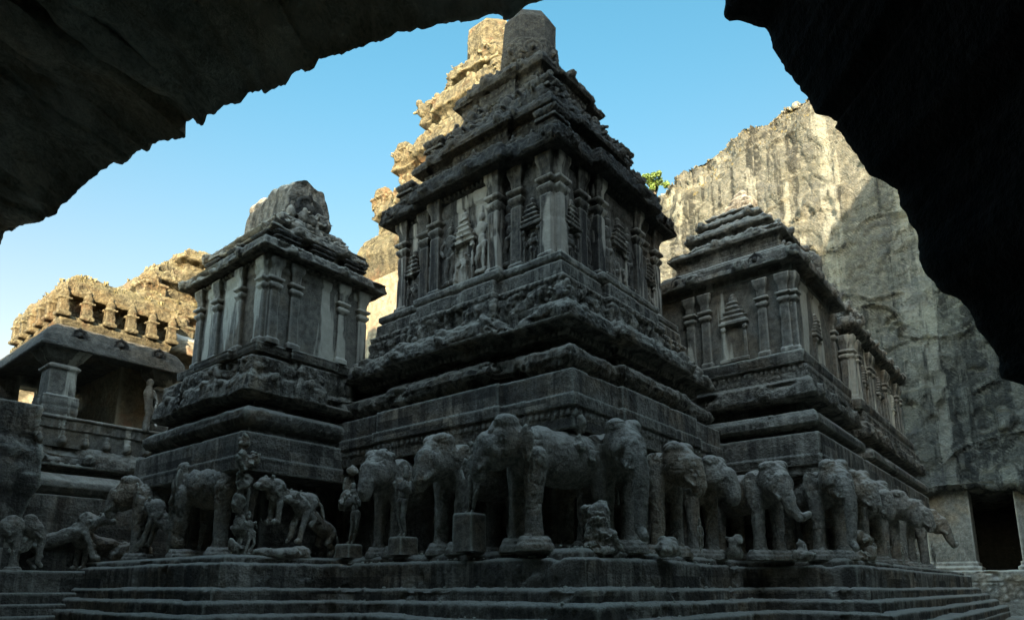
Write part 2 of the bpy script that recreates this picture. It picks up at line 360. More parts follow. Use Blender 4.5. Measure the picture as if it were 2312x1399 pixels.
# cliff with the rock-cut gallery mouth the picture is taken from
LIP = [(-.35, .2), (-.35, 1.2), (-.22, 2.0), (.02, 2.55), (.12, 2.61), (.19, 2.83), (.29, 3.08), (.44, 3.4), (.51, 3.77), (.64, 4.05), (.74, 4.3), (.9, 4.44), (.99, 4.68),
       (1.09, 5.19), (1.31, 5.41), (1.33, 5.55), (1.7, 6.05), (2.2, 6.35), (2.86, 6.52), (3.57, 6.78), (4.82, 7.33), (6.19, 7.79), (7.95, 8.21), (9.84, 8.71), (9.8, 8.43),
       (10.6, 8.75), (11.51, 9.0), (13.33, 9.38), (16.26, 9.45), (20.3, 10.6), (23, 9.5), (24, 5), (24, .2)]
def gallery_cliff():
    L = np.array(LIP); d = np.r_[0, np.cumsum(np.hypot(*np.diff(L, axis=0).T))]
    s = [0]
    while s[-1] < d[-1]:
        yy = np.interp(s[-1], d, L[:, 0]); s.append(s[-1] + np.clip(.014 + .006 * abs(yy), .014, .12))
    s = np.array(s); y = np.interp(s, d, L[:, 0]); z = np.interp(s, d, L[:, 1])
    q = np.stack([y, z, y * 0 + 1.7], -1); sc = np.clip(.5 + .08 * y, .45, 1.6)
    k = np.clip((z - .3) / 1.5, 0, 1) * sc
    cy, cz = 8., 3.
    nx, nz = (y - cy), (z - cz); nn = np.hypot(nx, nz); nx /= nn; nz /= nn
    f = fbm(q, 1.5, 5, 3, .6) * .16 + fbm(q, 5, 4, 5, .6) * .055 - .09 * sst(.1, .4, vn(q, 3.1, 8))
    y = y + nx * k * f; z = z + nz * k * f
    nb = 60; yb = np.linspace(24, -.35, nb)[1:-1]; y = np.r_[y, yb]; z = np.r_[z, yb * 0 + .2]
    n = len(y); rows = []
    # outer silhouette reached along rays from the middle of the mouth
    ang = np.arctan2(z - cz, y - cy); oy = np.zeros(n); oz = np.zeros(n)
    for i in range(n):
        a = ang[i]; t = 2.
        while t < 140:
            yy = cy + t * math.cos(a); zz = cz + t * math.sin(a)
            if yy > 55 or yy < -60 or zz < -3 or zz > ridge_h(yy): break
            t += .25
        oy[i], oz[i] = yy, zz
    def row(x, a, ex=0): rows.append(np.stack([np.full(n, float(x)), y * (1 - a) + oy * a, z * (1 - a) + oz * a], -1))
    for x in (-30., -14, 0): rows.append(np.stack([np.full(n, x), oy - .8 * (4 - x), oz], -1))
    for a in (1, .8, .6, .45, .3, .2, .13, .08, .05, .03, .015, .006): row(4.35 - .35 * (1 - a) ** 6, a)
    def inn(x, e, w=0.):
        Y = cy + (y - cy) * (1 + e); Z = np.where(z > .4, cz + (z - cz) * (1 + e * .8), z); Z = np.minimum(Z, ridge_h(Y + .8 * (4 - x)) - .9); rows.append(np.stack([np.full(n, float(x)), Y, Z], -1))
    inn(4, 0)
    for x in np.r_[3.97, 3.92, 3.85, 3.75, 3.6, 3.45, 3.3, 3.1, np.linspace(2.9, -3, 50)]:
        u = (4 - x) / 7.; inn(x, .34 * (1 - math.exp(-3.2 * u)))
    for x, e in ((-4, .3), (-5, .2), (-6, 0), (-6.6, -.4), (-6.8, -1)): inn(x, e)
    G = np.array(rows); nr = len(rows); li = 15
    dS = np.roll(G, -1, 1) - np.roll(G, 1, 1); dT = np.gradient(G, axis=0); N = np.cross(dS, dT); N /= np.maximum(np.linalg.norm(N, axis=2), 1e-6)[..., None]
    amp = np.ones(nr); amp[:5] = 0; amp[li] = .0
    for j in range(1, 12): amp[li + j] = min(1, j / 11.); amp[li - j] = min(1, j / 8.)
    near = np.clip(.3 + .08 * np.abs(G[..., 1]), .3, 1) * np.where(G[..., 2] > .4, 1, .1)
    H = (.55 * fbm(G, .33, 3, 1) + .3 * fbm(G * np.array([1, 1, 1.6]), .9, 4, 2) + .09 * fbm(G, 3.3, 4, 6)) * amp[:, None] * near
    G2 = .22 * np.abs(fbm(G, 1.3, 4, 77)); H = H - G2 * 1.5 * amp[:, None] * near
    led = (G[..., 2] + .35 * G[..., 1] * .3 + .4 * fbm(G, .5, 2, 12)) * 1.1
    H = H + .03 * (np.abs((led % 1) - .5) * 2 - .5) * amp[:, None] * near
    G = G + N * H[..., None] * -1
    o = mesh_np('gallery_cliff', G, grid_quads(nr, n, True)[:, ::-1], M['cave']); o.data.materials.append(M['shade_black'])
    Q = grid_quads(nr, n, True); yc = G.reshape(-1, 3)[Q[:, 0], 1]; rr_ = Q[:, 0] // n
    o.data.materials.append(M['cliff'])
    yl = y[Q[:, 0] % n]; o.data.polygons.foreach_set('material_index', np.where(rr_ < 13, 2, (yl < 2.1).astype(int)).astype(np.int32)); o.data.update()  # right side of the mouth takes the near-black rock, its darkness painted in
    return tag(o, kind='structure')
gallery_cliff()

SHEET = {}
def wall_sheet(name, pts, mat, nz, amp=1., seed=0):
    G = np.array(pts); dS = np.gradient(G, axis=1); dT = np.gradient(G, axis=0); N = np.cross(dS, dT); N /= np.maximum(np.linalg.norm(N, axis=2), 1e-6)[..., None]
    Q = G * np.array([1, 1, .45])
    H = 1.1 * fbm(Q, .09, 3, seed) + .5 * fbm(G, .35, 4, seed + 1) + .16 * fbm(G * np.array([1, 1, 1.7]), 1.2, 5, seed + 2, .6)
    st = (G[..., 2] * .22 + .05 * G[..., 1] + .8 * fbm(G, .12, 3, seed + 5)); H = H - .35 * sst(.03, .0, np.abs((st % 1) - .5)) * sst(.05, .3, fbm(G, .25, 2, seed + 7)); H = H - .55 * sst(.04, 0, np.abs(fbm(G * np.array([1, 1, 1.8]), .22, 4, seed + 31))) * sst(0, .3, fbm(G, .15, 2, seed + 8))
    H = H - .5 * sst(.3, .55, fbm(G, .5, 3, seed + 11))
    fq = fbm(G * np.array([1, 1, .6]), .28, 4, seed + 51) * 5; H = H + .95 * (np.floor(fq) + sst(.75, 1, fq % 1)) / 5; fq = fbm(G * np.array([1, 1, 1.3]), .9, 3, seed + 52) * 4; H = H + .28 * (np.floor(fq) + sst(.7, 1, fq % 1)) / 4
    G = G + N * (H * amp)[..., None]; SHEET[name] = G
    return tag(mesh_np(name, G, grid_quads(G.shape[0], G.shape[1]), mat), kind='structure')
# cliff closing the court on the right, outside the frame
xs = np.linspace(3, 62, 60); rows = []
for a in np.linspace(0, 1, 30): rows.append(np.stack([xs, -11 - 3 * a + xs * 0, -1 + (south_h(xs) + 1) * a], -1))
rows.append(np.stack([xs, xs * 0 - 40, south_h(xs) + 2], -1))
wall_sheet('side_cliff', rows, M['cliff'], 30, .3, 3)
# far cliff with its skyline falling to the left
def far_top(y): return np.interp(y, [-14, 6, 9.5, 12.1, 14, 15.5, 17.4, 19, 21, 24, 26, 30, 40, 60], [40, 38.8, 40.6, 41.6, 41.9, 41.3, 41.2, 40.1, 39.8, 38.6, 38.0, 35, 24, 8])
ys = np.concatenate([np.linspace(-14, -2, 20), np.linspace(-1.9, 27, 230), np.linspace(27.5, 60, 30)]); rows = []
tj = far_top(ys); tj = tj + .5 * fbm(np.stack([ys, ys * 0, ys * 0], -1), .5, 4, 5)
for x, z in ((68, 7.9), (56, 7.6), (53, 7.4), (51.5, 7.5), (50.4, 7.55)): rows.append(np.stack([ys * 0 + x, ys, ys * 0 + z + .35 * vn(np.stack([ys, ys * 0, ys * 0], -1), .5, 3)], -1))
for a in np.linspace(0, 1, 250) ** 1.0:
    z = 7.8 + (tj - 7.8) * a
    rows.append(np.stack([50 + 1.2 * a + 2.2 * sst(.86, 1, a) + .35 * vn(np.stack([ys, ys * 0, ys * 0], -1), .5, 3) * 0, ys, z], -1))
for x in (54.5, 57, 62, 75, 110): rows.append(np.stack([ys * 0 + x, ys, tj + .15 * (x - 53)], -1))
wall_sheet('far_cliff', rows, M['cliff'], 0, 1., 21)
# low rock above the court behind, hidden by the temple
# ================================================================== SMALL PARTS USED BY THE SHRINES
def sq(w): return [(-w, -w), (w, -w), (w, w), (-w, w)]
def pilaster_mesh(h, w, mat, seed=0):
    pr = [(.3 * w, 0, 'plain'), (.3 * w, .05 * h, 'plain'), (0, .07 * h, 'plain'), (-.04 * w, .6 * h, 'plain'), (-.22 * w, .62 * h, 'plain'), (.28 * w, .66 * h, 'plain'), (.34 * w, .685 * h, 'plain'),
          (-.15 * w, .715 * h, 'plain'), (.5 * w, .74 * h, 'plain'), (.5 * w, .765 * h, 'plain'), (-.1 * w, .78 * h, 'plain'), (0, .86 * h, 'plain'), (.45 * w, .93 * h, 'plain'), (.5 * w, h, 'plain')]
    return loft('pilaster', sq(w), pr, mat, None, ds=.05, seed=seed, er=.7, eye=None, world=False)
def niche_mesh(h, w, mat, fig=True, seed=0):
    """shallow niche, face towards -x, standing on z=0"""
    bm = bmesh.new(); hh = h * .62
    bm_box(bm, (.1, 0, h * .4), (.12, w * 1.5, h * .8))
    for s in (-1, 1): bm_box(bm, (0, s * w * .62, hh / 2), (.2, w * .2, hh)); bm_box(bm, (-.02, s * w * .62, hh * .86), (.26, w * .3, .1))
    bm_box(bm, (-.03, 0, hh), (.3, w * 1.75, .11)); bm_box(bm, (-.06, 0, .06), (.32, w * 1.7, .12))
    z = hh + .12; ww = w * 1.45
    for k in range(4):
        bm_box(bm, (0, 0, z), (.22, ww, .1)); bm_box(bm, (-.02, 0, z + .08), (.28, ww * 1.12, .05)); z += .19 * h / 2.6; ww *= .74
    bm_ell(bm, (0, 0, z + .05), (.12, .13, .2))
    if fig:
        f = h * .5 / 1.7
        bm_ell(bm, (0, 0, 1.45 * f + .1), (.09, .1 * f + .02, .15 * f)); bm_ell(bm, (0, .0, 1.1 * f + .1), (.1, .21 * f, .27 * f)); bm_ell(bm, (0, .03, .8 * f + .1), (.1, .2 * f, .16 * f))
        for s in (-1, 1):
            bm_limb(bm, [(0, s * .1 * f, .8 * f + .1, .09 * f), (0, s * .12 * f, .1, .06 * f)]); bm_limb(bm, [(0, s * .2 * f, 1.3 * f + .1, .06 * f), (-.02, s * .34 * f, 1. * f + .1, .05 * f), (-.05, s * .3 * f, (1.25 if s > 0 else .75) * f + .1, .04 * f)])
    return fuse('niche', bm, mat, None, .03, 1, .02, 5, seed, .05)
def gable_mesh(r, mat, seed=0):
    """horseshoe gable ornament facing -x"""
    bm = bmesh.new(); n = 14
    pts = [(0, r * .95 * math.cos(a), r * .95 * math.sin(a) + r * .35, r * .17) for a in np.linspace(-.6, math.pi + .6, n)]
    bm_limb(bm, pts, 8); bm_ell(bm, (.05, 0, r * .35), (.1, r * .85, r * .85)); bm_ell(bm, (-.08, 0, r * .35), (.12, r * .3, r * .38))
    bm_limb(bm, [(0, 0, r * 1.3, r * .2), (0, 0, r * 1.75, r * .07)], 8)
    for s in (-1, 1): bm_limb(bm, [(0, s * r * .75, -r * .15, r * .2), (0, s * r * 1.35, -r * .05, r * .14), (0, s * r * 1.5, r * .3, r * .08)], 8)
    return fuse('gable_ornament', bm, mat, None, .035 if r > .3 else .025, 1, .03, 6, seed, .05)
def mini_shrine(h, w, mat, seed=0, long=1.):
    pl = [(-w, -w * long), (w, -w * long), (w, w * long), (-w, w * long)]
    pr = [(.12 * w, 0, 'plain'), (.12 * w, .1 * h, 'plain'), (-.1 * w, .12 * h, 'fine'), (-.1 * w, .4 * h, 'plain'), (.18 * w, .42 * h, 'fine'), (.12 * w, .52 * h, 'fine'), (-.2 * w, .56 * h, 'plain'), (-.2 * w, .6 * h, 'fine'),
          (.1 * w, .66 * h, 'fine'), (.1, .78 * h, 'fine'), (-.15 * w, .9 * h, 'fine'), (-.5 * w, .97 * h, 'plain'), (-.85 * w, h, 'plain')]
    return loft('roof_shrine', pl, pr, mat, None, ds=.05, seed=seed, eye=None, world=False)
def lump_row(name, pts, r, mat, parent, seed=0, vox=.045, tall=1.):
    """a row of carved, weathered little figures fused into one frieze"""
    rg = random.Random(seed); bm = bmesh.new(); o = Vector(pts[0])
    for p in pts:
        x, y, z = Vector(p) - o; s = r * rg.uniform(.7, 1.25)
        bm_ell(bm, (x, y, z + s * .6), (s * .6, s * .6, s * .85 * tall)); bm_ell(bm, (x + rg.uniform(-.4, .4) * s, y + rg.uniform(-.4, .4) * s, z + s * 1.5 * tall), (s * .38, s * .38, s * .42))
        for k in range(3):
            a = rg.uniform(0, 6.28); bm_limb(bm, [(x, y, z + s * rg.uniform(.4, 1.2), s * .22), (x + s * math.cos(a), y + s * math.sin(a), z + s * rg.uniform(.1, 1.3), s * .16)], 6)
    b = fuse(name, bm, mat, None, vox, 1, .03, 7, seed, .06)
    return place(b, o, parent=parent)
def seg(a, b, n, j=0., rg=random.Random(3)):
    A, B = Vector(a), Vector(b); return [tuple(A + (B - A) * ((i + .5) / n) + Vector((rg.uniform(-j, j), rg.uniform(-j, j), 0))) for i in range(n)]

def dress_wall(root, x0, x1, y0, y1, z0, h, fr, nfr, pm, w, nm, out=-.03, faces='LR', bay=(.3, .7), bd=.0):
    """pilasters and niches on the two seen faces; fr / nfr are places along the face from the near corner"""
    def pos(face, f, o):
        o = o + (bd if bay[0] < f < bay[1] else 0)
        return (x0 - o, y0 + (y1 - y0) * f, z0) if face == 'L' else (x0 + (x1 - x0) * f, y0 - o, z0)
    for face in faces:
        for f in fr:
            part_copy(pm, pos(face, f, out), rng.choice((0, math.pi / 2, math.pi)), parent=root)
        for f, s in nfr:
            part_copy(nm[int(f * 100) % len(nm)], pos(face, f, .02), 0 if face == 'L' else math.pi / 2, s, root)

pm_main = pilaster_mesh(3.45, .2, M['wall'], 1); nm_main = [niche_mesh(2.5, .62, M['wall'], True, 1), niche_mesh(2.5, .62, M['wall'], True, 5)]
pm_side = pilaster_mesh(2.85, .17, M['wall_l'], 3); nm_side = [niche_mesh(2.1, .5, M['wall_l'], False, 2)]
ga_b = gable_mesh(.42, M['upper'], 2); ga_s = gable_mesh(.27, M['upper'], 3); ms_b = mini_shrine(1.15, .42, M['upper'], 2); ms_l = mini_shrine(1.0, .34, M['tower'], 5, 1.9)
def wall_figure(seed, s):
    bm = bmesh.new(); bm_ell(bm, (0, s * .03, 1.78), (.13, .13, .17)); bm_limb(bm, [(0, s * .03, 1.95, .1), (0, s * .03, 2.15, .05)]); bm_ell(bm, (0, 0, 1.4), (.13, .24, .24)); bm_ell(bm, (0, s * .05, 1.05), (.12, .17, .2)); bm_ell(bm, (0, s * .09, .85), (.14, .23, .16))
    for q in (-1, 1):
        bm_limb(bm, [(0, s * .09 + q * .11, .85, .12), (.04, q * .13, .45, .085), (0, q * .12, .05, .07)])
        bm_limb(bm, [(0, q * .26, 1.52, .07), (.04, q * .42, 1.2, .06), (.08, q * (.46 if q == s else .25), 1.5 if q == s else .95, .05)])
    bm_box(bm, (0, 0, -.02), (.3, .7, .12)); bm_box(bm, (-.1, 0, 1.), (.1, .7, 2.1))
    return fuse('wall_figure', bm, M['wall'], None, .03, 1, .03, 6, seed, .07)
wf = [wall_figure(61, 1), wall_figure(62, -1)]
PROTO = wf + [pm_main, pm_side, ga_b, ga_s, ms_b, ms_l] + nm_main + nm_side

# ================================================================== CENTRAL TOWER
def central():
    t = thing('corner_shrine_tower', 'tallest dark tiered stone tower in the middle, square knob on top, elephants round its foot', 'shrine tower', (18.05, 13.9, 2.5))
    cx, cy = 18.05, 13.9; k = 1.06
    def R(w, bay=None, bd=.25): return rect(cx - w, cx + w, cy - w * k, cy + w * k, bay, bd)
    B = [(.5, .22)]
    loft('recessed_wall', R(2.9), [(0, 2.3, 'wall'), (0, 5.6, 'wall')], M['base'], t, .15, cap=False)
    loft('recessed_wall', rect(14.7, 20, 15, 21.5), [(0, 2.3, 'wall'), (0, 5.6, 'wall')], M['base'], t, .15, cap=False)
    loft('recessed_wall', rect(19.5, 25.5, 10.4, 14), [(0, 2.3, 'wall'), (0, 5.6, 'wall')], M['base'], t, .15, cap=False)
    loft('plinth', R(4.4, [(.5, .25)], .14), [(-1.2, 5.42, 'plain'), (.2, 5.45, 'plain'), (.2, 5.75, 'dent'), (.2, 5.98, 'plain'), (.27, 6.02, 'plain'), (.27, 6.34, 'plain'), (.18, 6.37, 'block'), (.18, 7.0, 'plain'), (.0, 7.06, 'plain'), (-.2, 7.08, 'plain')], M['base'], t, .06, 1)
    loft('roll_moulding', R(4.2, B), [(-.1, 7.0, 'plain'), (-.12, 7.12, 'bite'), (.16, 7.28, 'bite'), (.26, 7.45, 'bite'), (.2, 7.66, 'bite'), (.0, 7.8, 'plain'), (-.45, 7.86, 'fine'), (-.45, 8.2, 'plain')], M['tower'], t, .05, 2, 1.7)
    loft('eave_moulding', R(4.1, B), [(-.3, 8.15, 'plain'), (-.05, 8.2, 'fine'), (-.0, 8.38, 'plain'), (.42, 8.44, 'plain'), (.46, 8.55, 'kudu'), (.36, 8.85, 'kudu'), (.1, 9.12, 'plain'), (-.2, 9.2, 'plain')], M['tower'], t, .042, 3, 1.5)
    loft('animal_frieze', R(3.85, B), [(.0, 9.1, 'fig'), (-.02, 9.9, 'fine'), (.02, 10.06, 'plain'), (-.12, 10.08, 'plain'), (-.14, 10.55, 'plain')], M['tower'], t, .042, 4, 1.5)
    loft('wall_ledge', R(3.45, B), [(-.0, 10.4, 'plain'), (.04, 10.48, 'line'), (.16, 10.62, 'plain'), (.24, 10.7, 'plain'), (.24, 10.86, 'plain'), (.1, 10.96, 'plain'), (-.3, 10.98, 'plain')], M['base'], t, .055, 5, .6)
    loft('wall', R(3.2, B, .22), [(0, 10.9, 'wall'), (.0, 13.7, 'wall'), (.05, 13.75, 'plain'), (.1, 14.4, 'plain')], M['wall'], t, .08, 6, .6, cap=False)
    dress_wall(t, cx - 3.2, cx + 3.2, cy - 3.2 * k, cy + 3.2 * k, 10.95, 3.4, (.035, .2, .31, .69, .8, .965), ((.118, (1, .8, .85)), (.5, 1.0), (.882, (1, .8, .85))), pm_main, .2, nm_main, bd=.22)
    for f in (.255, .4, .6, .745):
        q = part_copy(wf[int(f * 10) % 2], (cx - 3.2 - (.2 if .3 < f < .7 else 0), cy + (2 * f - 1) * 3.2 * k, 11.3), math.pi, 1.05, t); q = part_copy(wf[int(f * 20) % 2], (cx + (2 * f - 1) * 3.2, cy - 3.2 * k - (.2 if .3 < f < .7 else 0), 11.3), -math.pi / 2, 1.05, t)
    lump_row('corner_figures', seg((cx - 4.0, cy - 4.15, 9.15), (cx - 3.85, cy - 4.0, 9.25), 3, .15), .42, M['tower'], t, 8)
    loft('eave', R(3.3, B, .3), [(-.15, 14.1, 'plain'), (.0, 14.2, 'dent'), (.02, 14.34, 'plain'), (.44, 14.38, 'plain'), (.52, 14.46, 'kudu'), (.44, 14.92, 'fine'), (.1, 15.16, 'plain'), (-.3, 15.16, 'fine'), (-.34, 15.42, 'plain'), (-.5, 15.45, 'plain')], M['upper'], t, .038, 7, 1.3)
    tiers = [(2.62, 15.35, 16.4, 2.8, 17.0, 'second_storey'), (1.72, 18.2, 19.15, 1.8, 19.86, 'third_storey')]
    for i, (w, z0, z1, we, z2, nme) in enumerate(tiers):
        dz = z2 - z1
        loft(nme, R(w, B, .16), [(.12, z0 - .1, 'fine'), (.12, z0 + .12, 'plain'), (0, z0 + .18, 'wall'), (0, z1 - .2, 'fine'), (.06, z1, 'plain'), (we - w + .2, z1 + .12 * dz, 'plain'), (we - w + .24, z1 + .3 * dz, 'kudu'), (we - w + .12, z1 + .7 * dz, 'kudu'), (we - w - .1, z2, 'plain'), (we - w - .4, z2 + .05, 'plain')], M['upper'], t, .04, 10 + i, 1.3)
    loft('figure_band', R(2.25, B, .2), [(.1, 16.9, 'fig'), (.06, 17.45, 'plain'), (-.1, 17.5, 'fig'), (-.14, 18.0, 'plain'), (-.32, 18.05, 'fig'), (-.36, 18.5, 'plain'), (-.6, 18.6, 'plain')], M['upper'], t, .04, 19, 1.8)
    for (w, z, s, m1, m2) in ((3.2, 15.2, .8, ms_b, ms_l), (2.5, 16.95, .9, ms_b, ms_l)):
        for sx, sy in ((-1, -1), (1, -1), (-1, 1)): part_copy(m1, (cx + sx * (w - .22), cy + sy * (w * k - .22), z), 0, s, t)
        part_copy(ga_b, (cx - w + .1, cy, z + .1), 0, s * 1.3, t); part_copy(ga_b, (cx, cy - w * k + .1, z + .1), math.pi / 2, s * 1.3, t)
        for f in (-.5, .5): part_copy(ga_b, (cx - w + .12, cy + f * w * k, z + .05), 0, s, t); part_copy(ga_b, (cx + f * w, cy - w * k + .12, z + .05), math.pi / 2, s, t)
    for w, z, s in ((3.78, 14.6, .8), (2.85, 16.6, .8), (1.85, 19.4, .6)):
        for f in (-.86, -.35, .0, .35, .86): part_copy(ga_s, (cx - w, cy + f * w * k, z), 0, s, t); part_copy(ga_s, (cx + f * w, cy - w * k, z), math.pi / 2, s, t)
    for w, z, n, r in ((3.1, 15.15, 24, .26), (2.5, 16.95, 16, .4), (2.25, 17.5, 14, .36), (1.95, 18.1, 12, .32), (1.4, 19.85, 9, .24)):
        lump_row('roof_figures', seg((cx - w, cy + w * k, z), (cx - w, cy - w * k, z), n, .06) + seg((cx - w, cy - w * k, z), (cx + w, cy - w * k, z), n, .06), r, M['upper'], t, n)
    c = .35
    oc = [(-1, -c), (-c, -1), (c, -1), (1, -c), (1, c), (c, 1), (-c, 1), (-1, c)]; oc = [(cx + a * .95, cy + b * .95) for a, b in oc]
    loft('crown', oc, [(.25, 19.7, 'fine'), (.2, 20.0, 'plain'), (-.08, 20.1, 'fig'), (-.08, 20.8, 'fine'), (.1, 20.95, 'fine'), (.14, 21.2, 'fine'), (.13, 21.75, 'plain'), (.06, 21.8, 'plain'), (.06, 22.3, 'plain'), (.08, 22.8, 'plain'), (-.16, 23.25, 'plain'), (-.3, 23.36, 'plain'), (-.86, 23.42, 'plain')], M['upper'], t, .045, 20, .7, eye=None)
    for a in range(4):
        an = math.pi * (1.0 + .25 * a) - math.pi * .0; part_copy(ga_s, (cx + 1.06 * math.cos(an), cy + 1.06 * math.sin(an), 21.15), an + math.pi, 1.25, t)
    lump_row('crown_figures', [(cx + 1.12 * math.cos(q), cy + 1.12 * math.sin(q), 20.05) for q in np.linspace(2.2, 5.6, 14)], .26, M['upper'], t, 77)
    return t
central()

# ================================================================== LEFT SHRINE
def left_shrine():
    t = thing('corner_shrine', 'dark stone shrine with barrel roof left of the tallest tower', 'shrine', (12.3, 20.8, 2.5))
    B = [(.5, .22)]
    def R(x0, x1, y0, y1, bay=None, bd=.18): return rect(x0, x1, y0, y1, bay, bd)
    loft('recessed_wall', R(11.6, 15.5, 19.8, 25.4), [(0, 2.3, 'wall'), (0, 5.2, 'wall')], M['base'], t, .15, cap=False)
    loft('plinth', R(9.9, 15.8, 18.2, 25.6), [(-1.2, 4.9, 'plain'), (.0, 4.95, 'block'), (.02, 5.38, 'plain'), (-.04, 5.41, 'block'), (-.04, 6.1, 'plain'), (-.3, 6.14, 'plain'), (-.4, 6.4, 'plain')], M['base'], t, .06, 31)
    loft('roll_moulding', R(9.95, 15.8, 18.25, 25.2), [(-.3, 6.3, 'plain'), (-.1, 6.4, 'bite'), (.02, 6.55, 'bite'), (.02, 6.78, 'bite'), (-.15, 6.92, 'plain'), (-.5, 6.97, 'plain'), (-.6, 7.3, 'plain')], M['base'], t, .06, 32)
    loft('eave_moulding', R(10.0, 15.6, 18.3, 24.6, B), [(-.5, 7.2, 'plain'), (-.1, 7.25, 'plain'), (.05, 7.4, 'bite'), (.0, 7.8, 'kudu'), (-.15, 8.1, 'fig'), (-.2, 8.6, 'plain'), (-.3, 8.62, 'plain')], M['tower'], t, .045, 33, 1.4)
    loft('wall_ledge', R(10.2, 14.3, 18.4, 23.6, B, .14), [(-.2, 8.4, 'dent'), (-.2, 8.68, 'plain'), (-.02, 8.72, 'line'), (.0, 8.98, 'plain'), (-.12, 9.05, 'plain'), (-.4, 9.06, 'plain')], M['base'], t, .055, 34, .8)
    x0, x1, y0, y1 = 10.5, 14.35, 18.5, 22.95
    loft('wall', R(x0, x1, y0, y1), [(0, 8.95, 'wall'), (0, 11.5, 'wall'), (.05, 11.55, 'plain'), (.08, 12.0, 'plain')], M['wall_l'], t, .08, 35, .5, cap=False)
    dress_wall(t, x0, x1, y0, y1, 9.03, 2.85, (.05, .24, .72, .94), (), pm_side, .17, nm_side, faces='R')
    dress_wall(t, x0, x1, y0, y1, 9.03, 2.85, (.05, .34, .68, .95), (), pm_side, .17, nm_side, faces='L')
    loft('eave', R(x0, x1, y0, y1), [(-.05, 11.7, 'plain'), (.12, 11.85, 'dent'), (.14, 11.97, 'plain'), (.48, 11.95, 'plain'), (.56, 12.0, 'kudu'), (.48, 12.3, 'plain'), (.1, 12.5, 'fine'), (-.16, 12.62, 'plain'), (-.5, 12.65, 'plain')], M['tower'], t, .042, 36, 1.2)
    loft('roof_storey', R(x0 + .35, x1 - .35, y0 + .35, y1 - .35), [(.1, 12.45, 'fine'), (.1, 12.62, 'plain'), (0, 12.66, 'wall'), (0, 12.95, 'plain'), (.32, 12.98, 'plain'), (.4, 13.04, 'kudu'), (.3, 13.34, 'plain'), (-.2, 13.42, 'fine'), (-.5, 13.5, 'fig'), (-.5, 13.75, 'plain'), (-.28, 13.8, 'plain'), (-.24, 13.88, 'fine'), (-.4, 14.08, 'plain'), (-.8, 14.1, 'plain')], M['tower'], t, .042, 37, 1.2)
    for f in (.15, .5, .85): part_copy(ms_b, (x0 + .22, y0 + (y1 - y0) * f, 12.45), 0, (.6, .9, .5), t); part_copy(ms_b, (x0 + (x1 - x0) * f, y0 + .22, 12.45), 0, (.9, .6, .5), t)
    # barrel roof, ridge along y, gable end towards the viewer
    n = 34; pr = []
    for i in range(n + 1):
        a = math.pi * i / n; pr.append((.92 * math.copysign(abs(math.cos(a)) ** .7, math.cos(a)), .15 + 1.5 * math.sin(a) ** .8))
    pr = [(.92, 0)] + pr + [(-.92, 0)]; ys = np.linspace(19.35, 21.9, 48); cx = 12.3
    G = np.array([[(cx + px, y, 14.0 + pz) for px, pz in pr] for y in [ys[0]] + list(ys) + [ys[-1]]])
    for e in (0, -1): G[e, :, 0] = cx; G[e, :, 2] = 14.5
    # fill the gable ends with rings so the carving has something to stand on
    mid = [G[1] * (1 - a) + np.array([cx, ys[0], 14.5]) * a for a in np.linspace(1, 0, 22)[:-1]]; G = np.concatenate([np.array(mid), G[1:]], 0)
    dS = np.gradient(G, axis=1); dT = np.gradient(G, axis=0); N = np.cross(dS, dT); N /= np.maximum(np.linalg.norm(N, axis=2), 1e-6)[..., None]
    H = .1 * fbm(G, 1.6, 4, 5) + .03 * fbm(G, 7, 3, 6) - .1 * sst(.15, .5, fbm(G, 1.1, 3, 8)) - .05 * (np.abs((G[..., 1] / .45) % 1 - .5) < .12)
    F1, F2 = worley(G[..., 0] / .22, G[..., 2] / .2, 4); H[:20] += (.12 * (.6 - F1))[:20]
    N[:21] = (0, -1, 0); mesh_np('barrel_roof', G + N * H[..., None], grid_quads(*G.shape[:2]), M['tower'], t)
    part_copy(ga_b, (cx, 19.3, 14.4), math.pi / 2, 1.25, t)
    lump_row('roof_figures', seg((x0 + .6, y1 - .6, 13.45), (x0 + .6, y0 + .6, 13.45), 12, .1) + seg((x0 + .6, y0 + .6, 13.45), (x1 - .6, y0 + .6, 13.45), 12, .1) + seg((11.5, 19.2, 14.05), (13.1, 19.2, 14.05), 6, .1), .24, M['tower'], t, 91)
    return t
left_shrine()

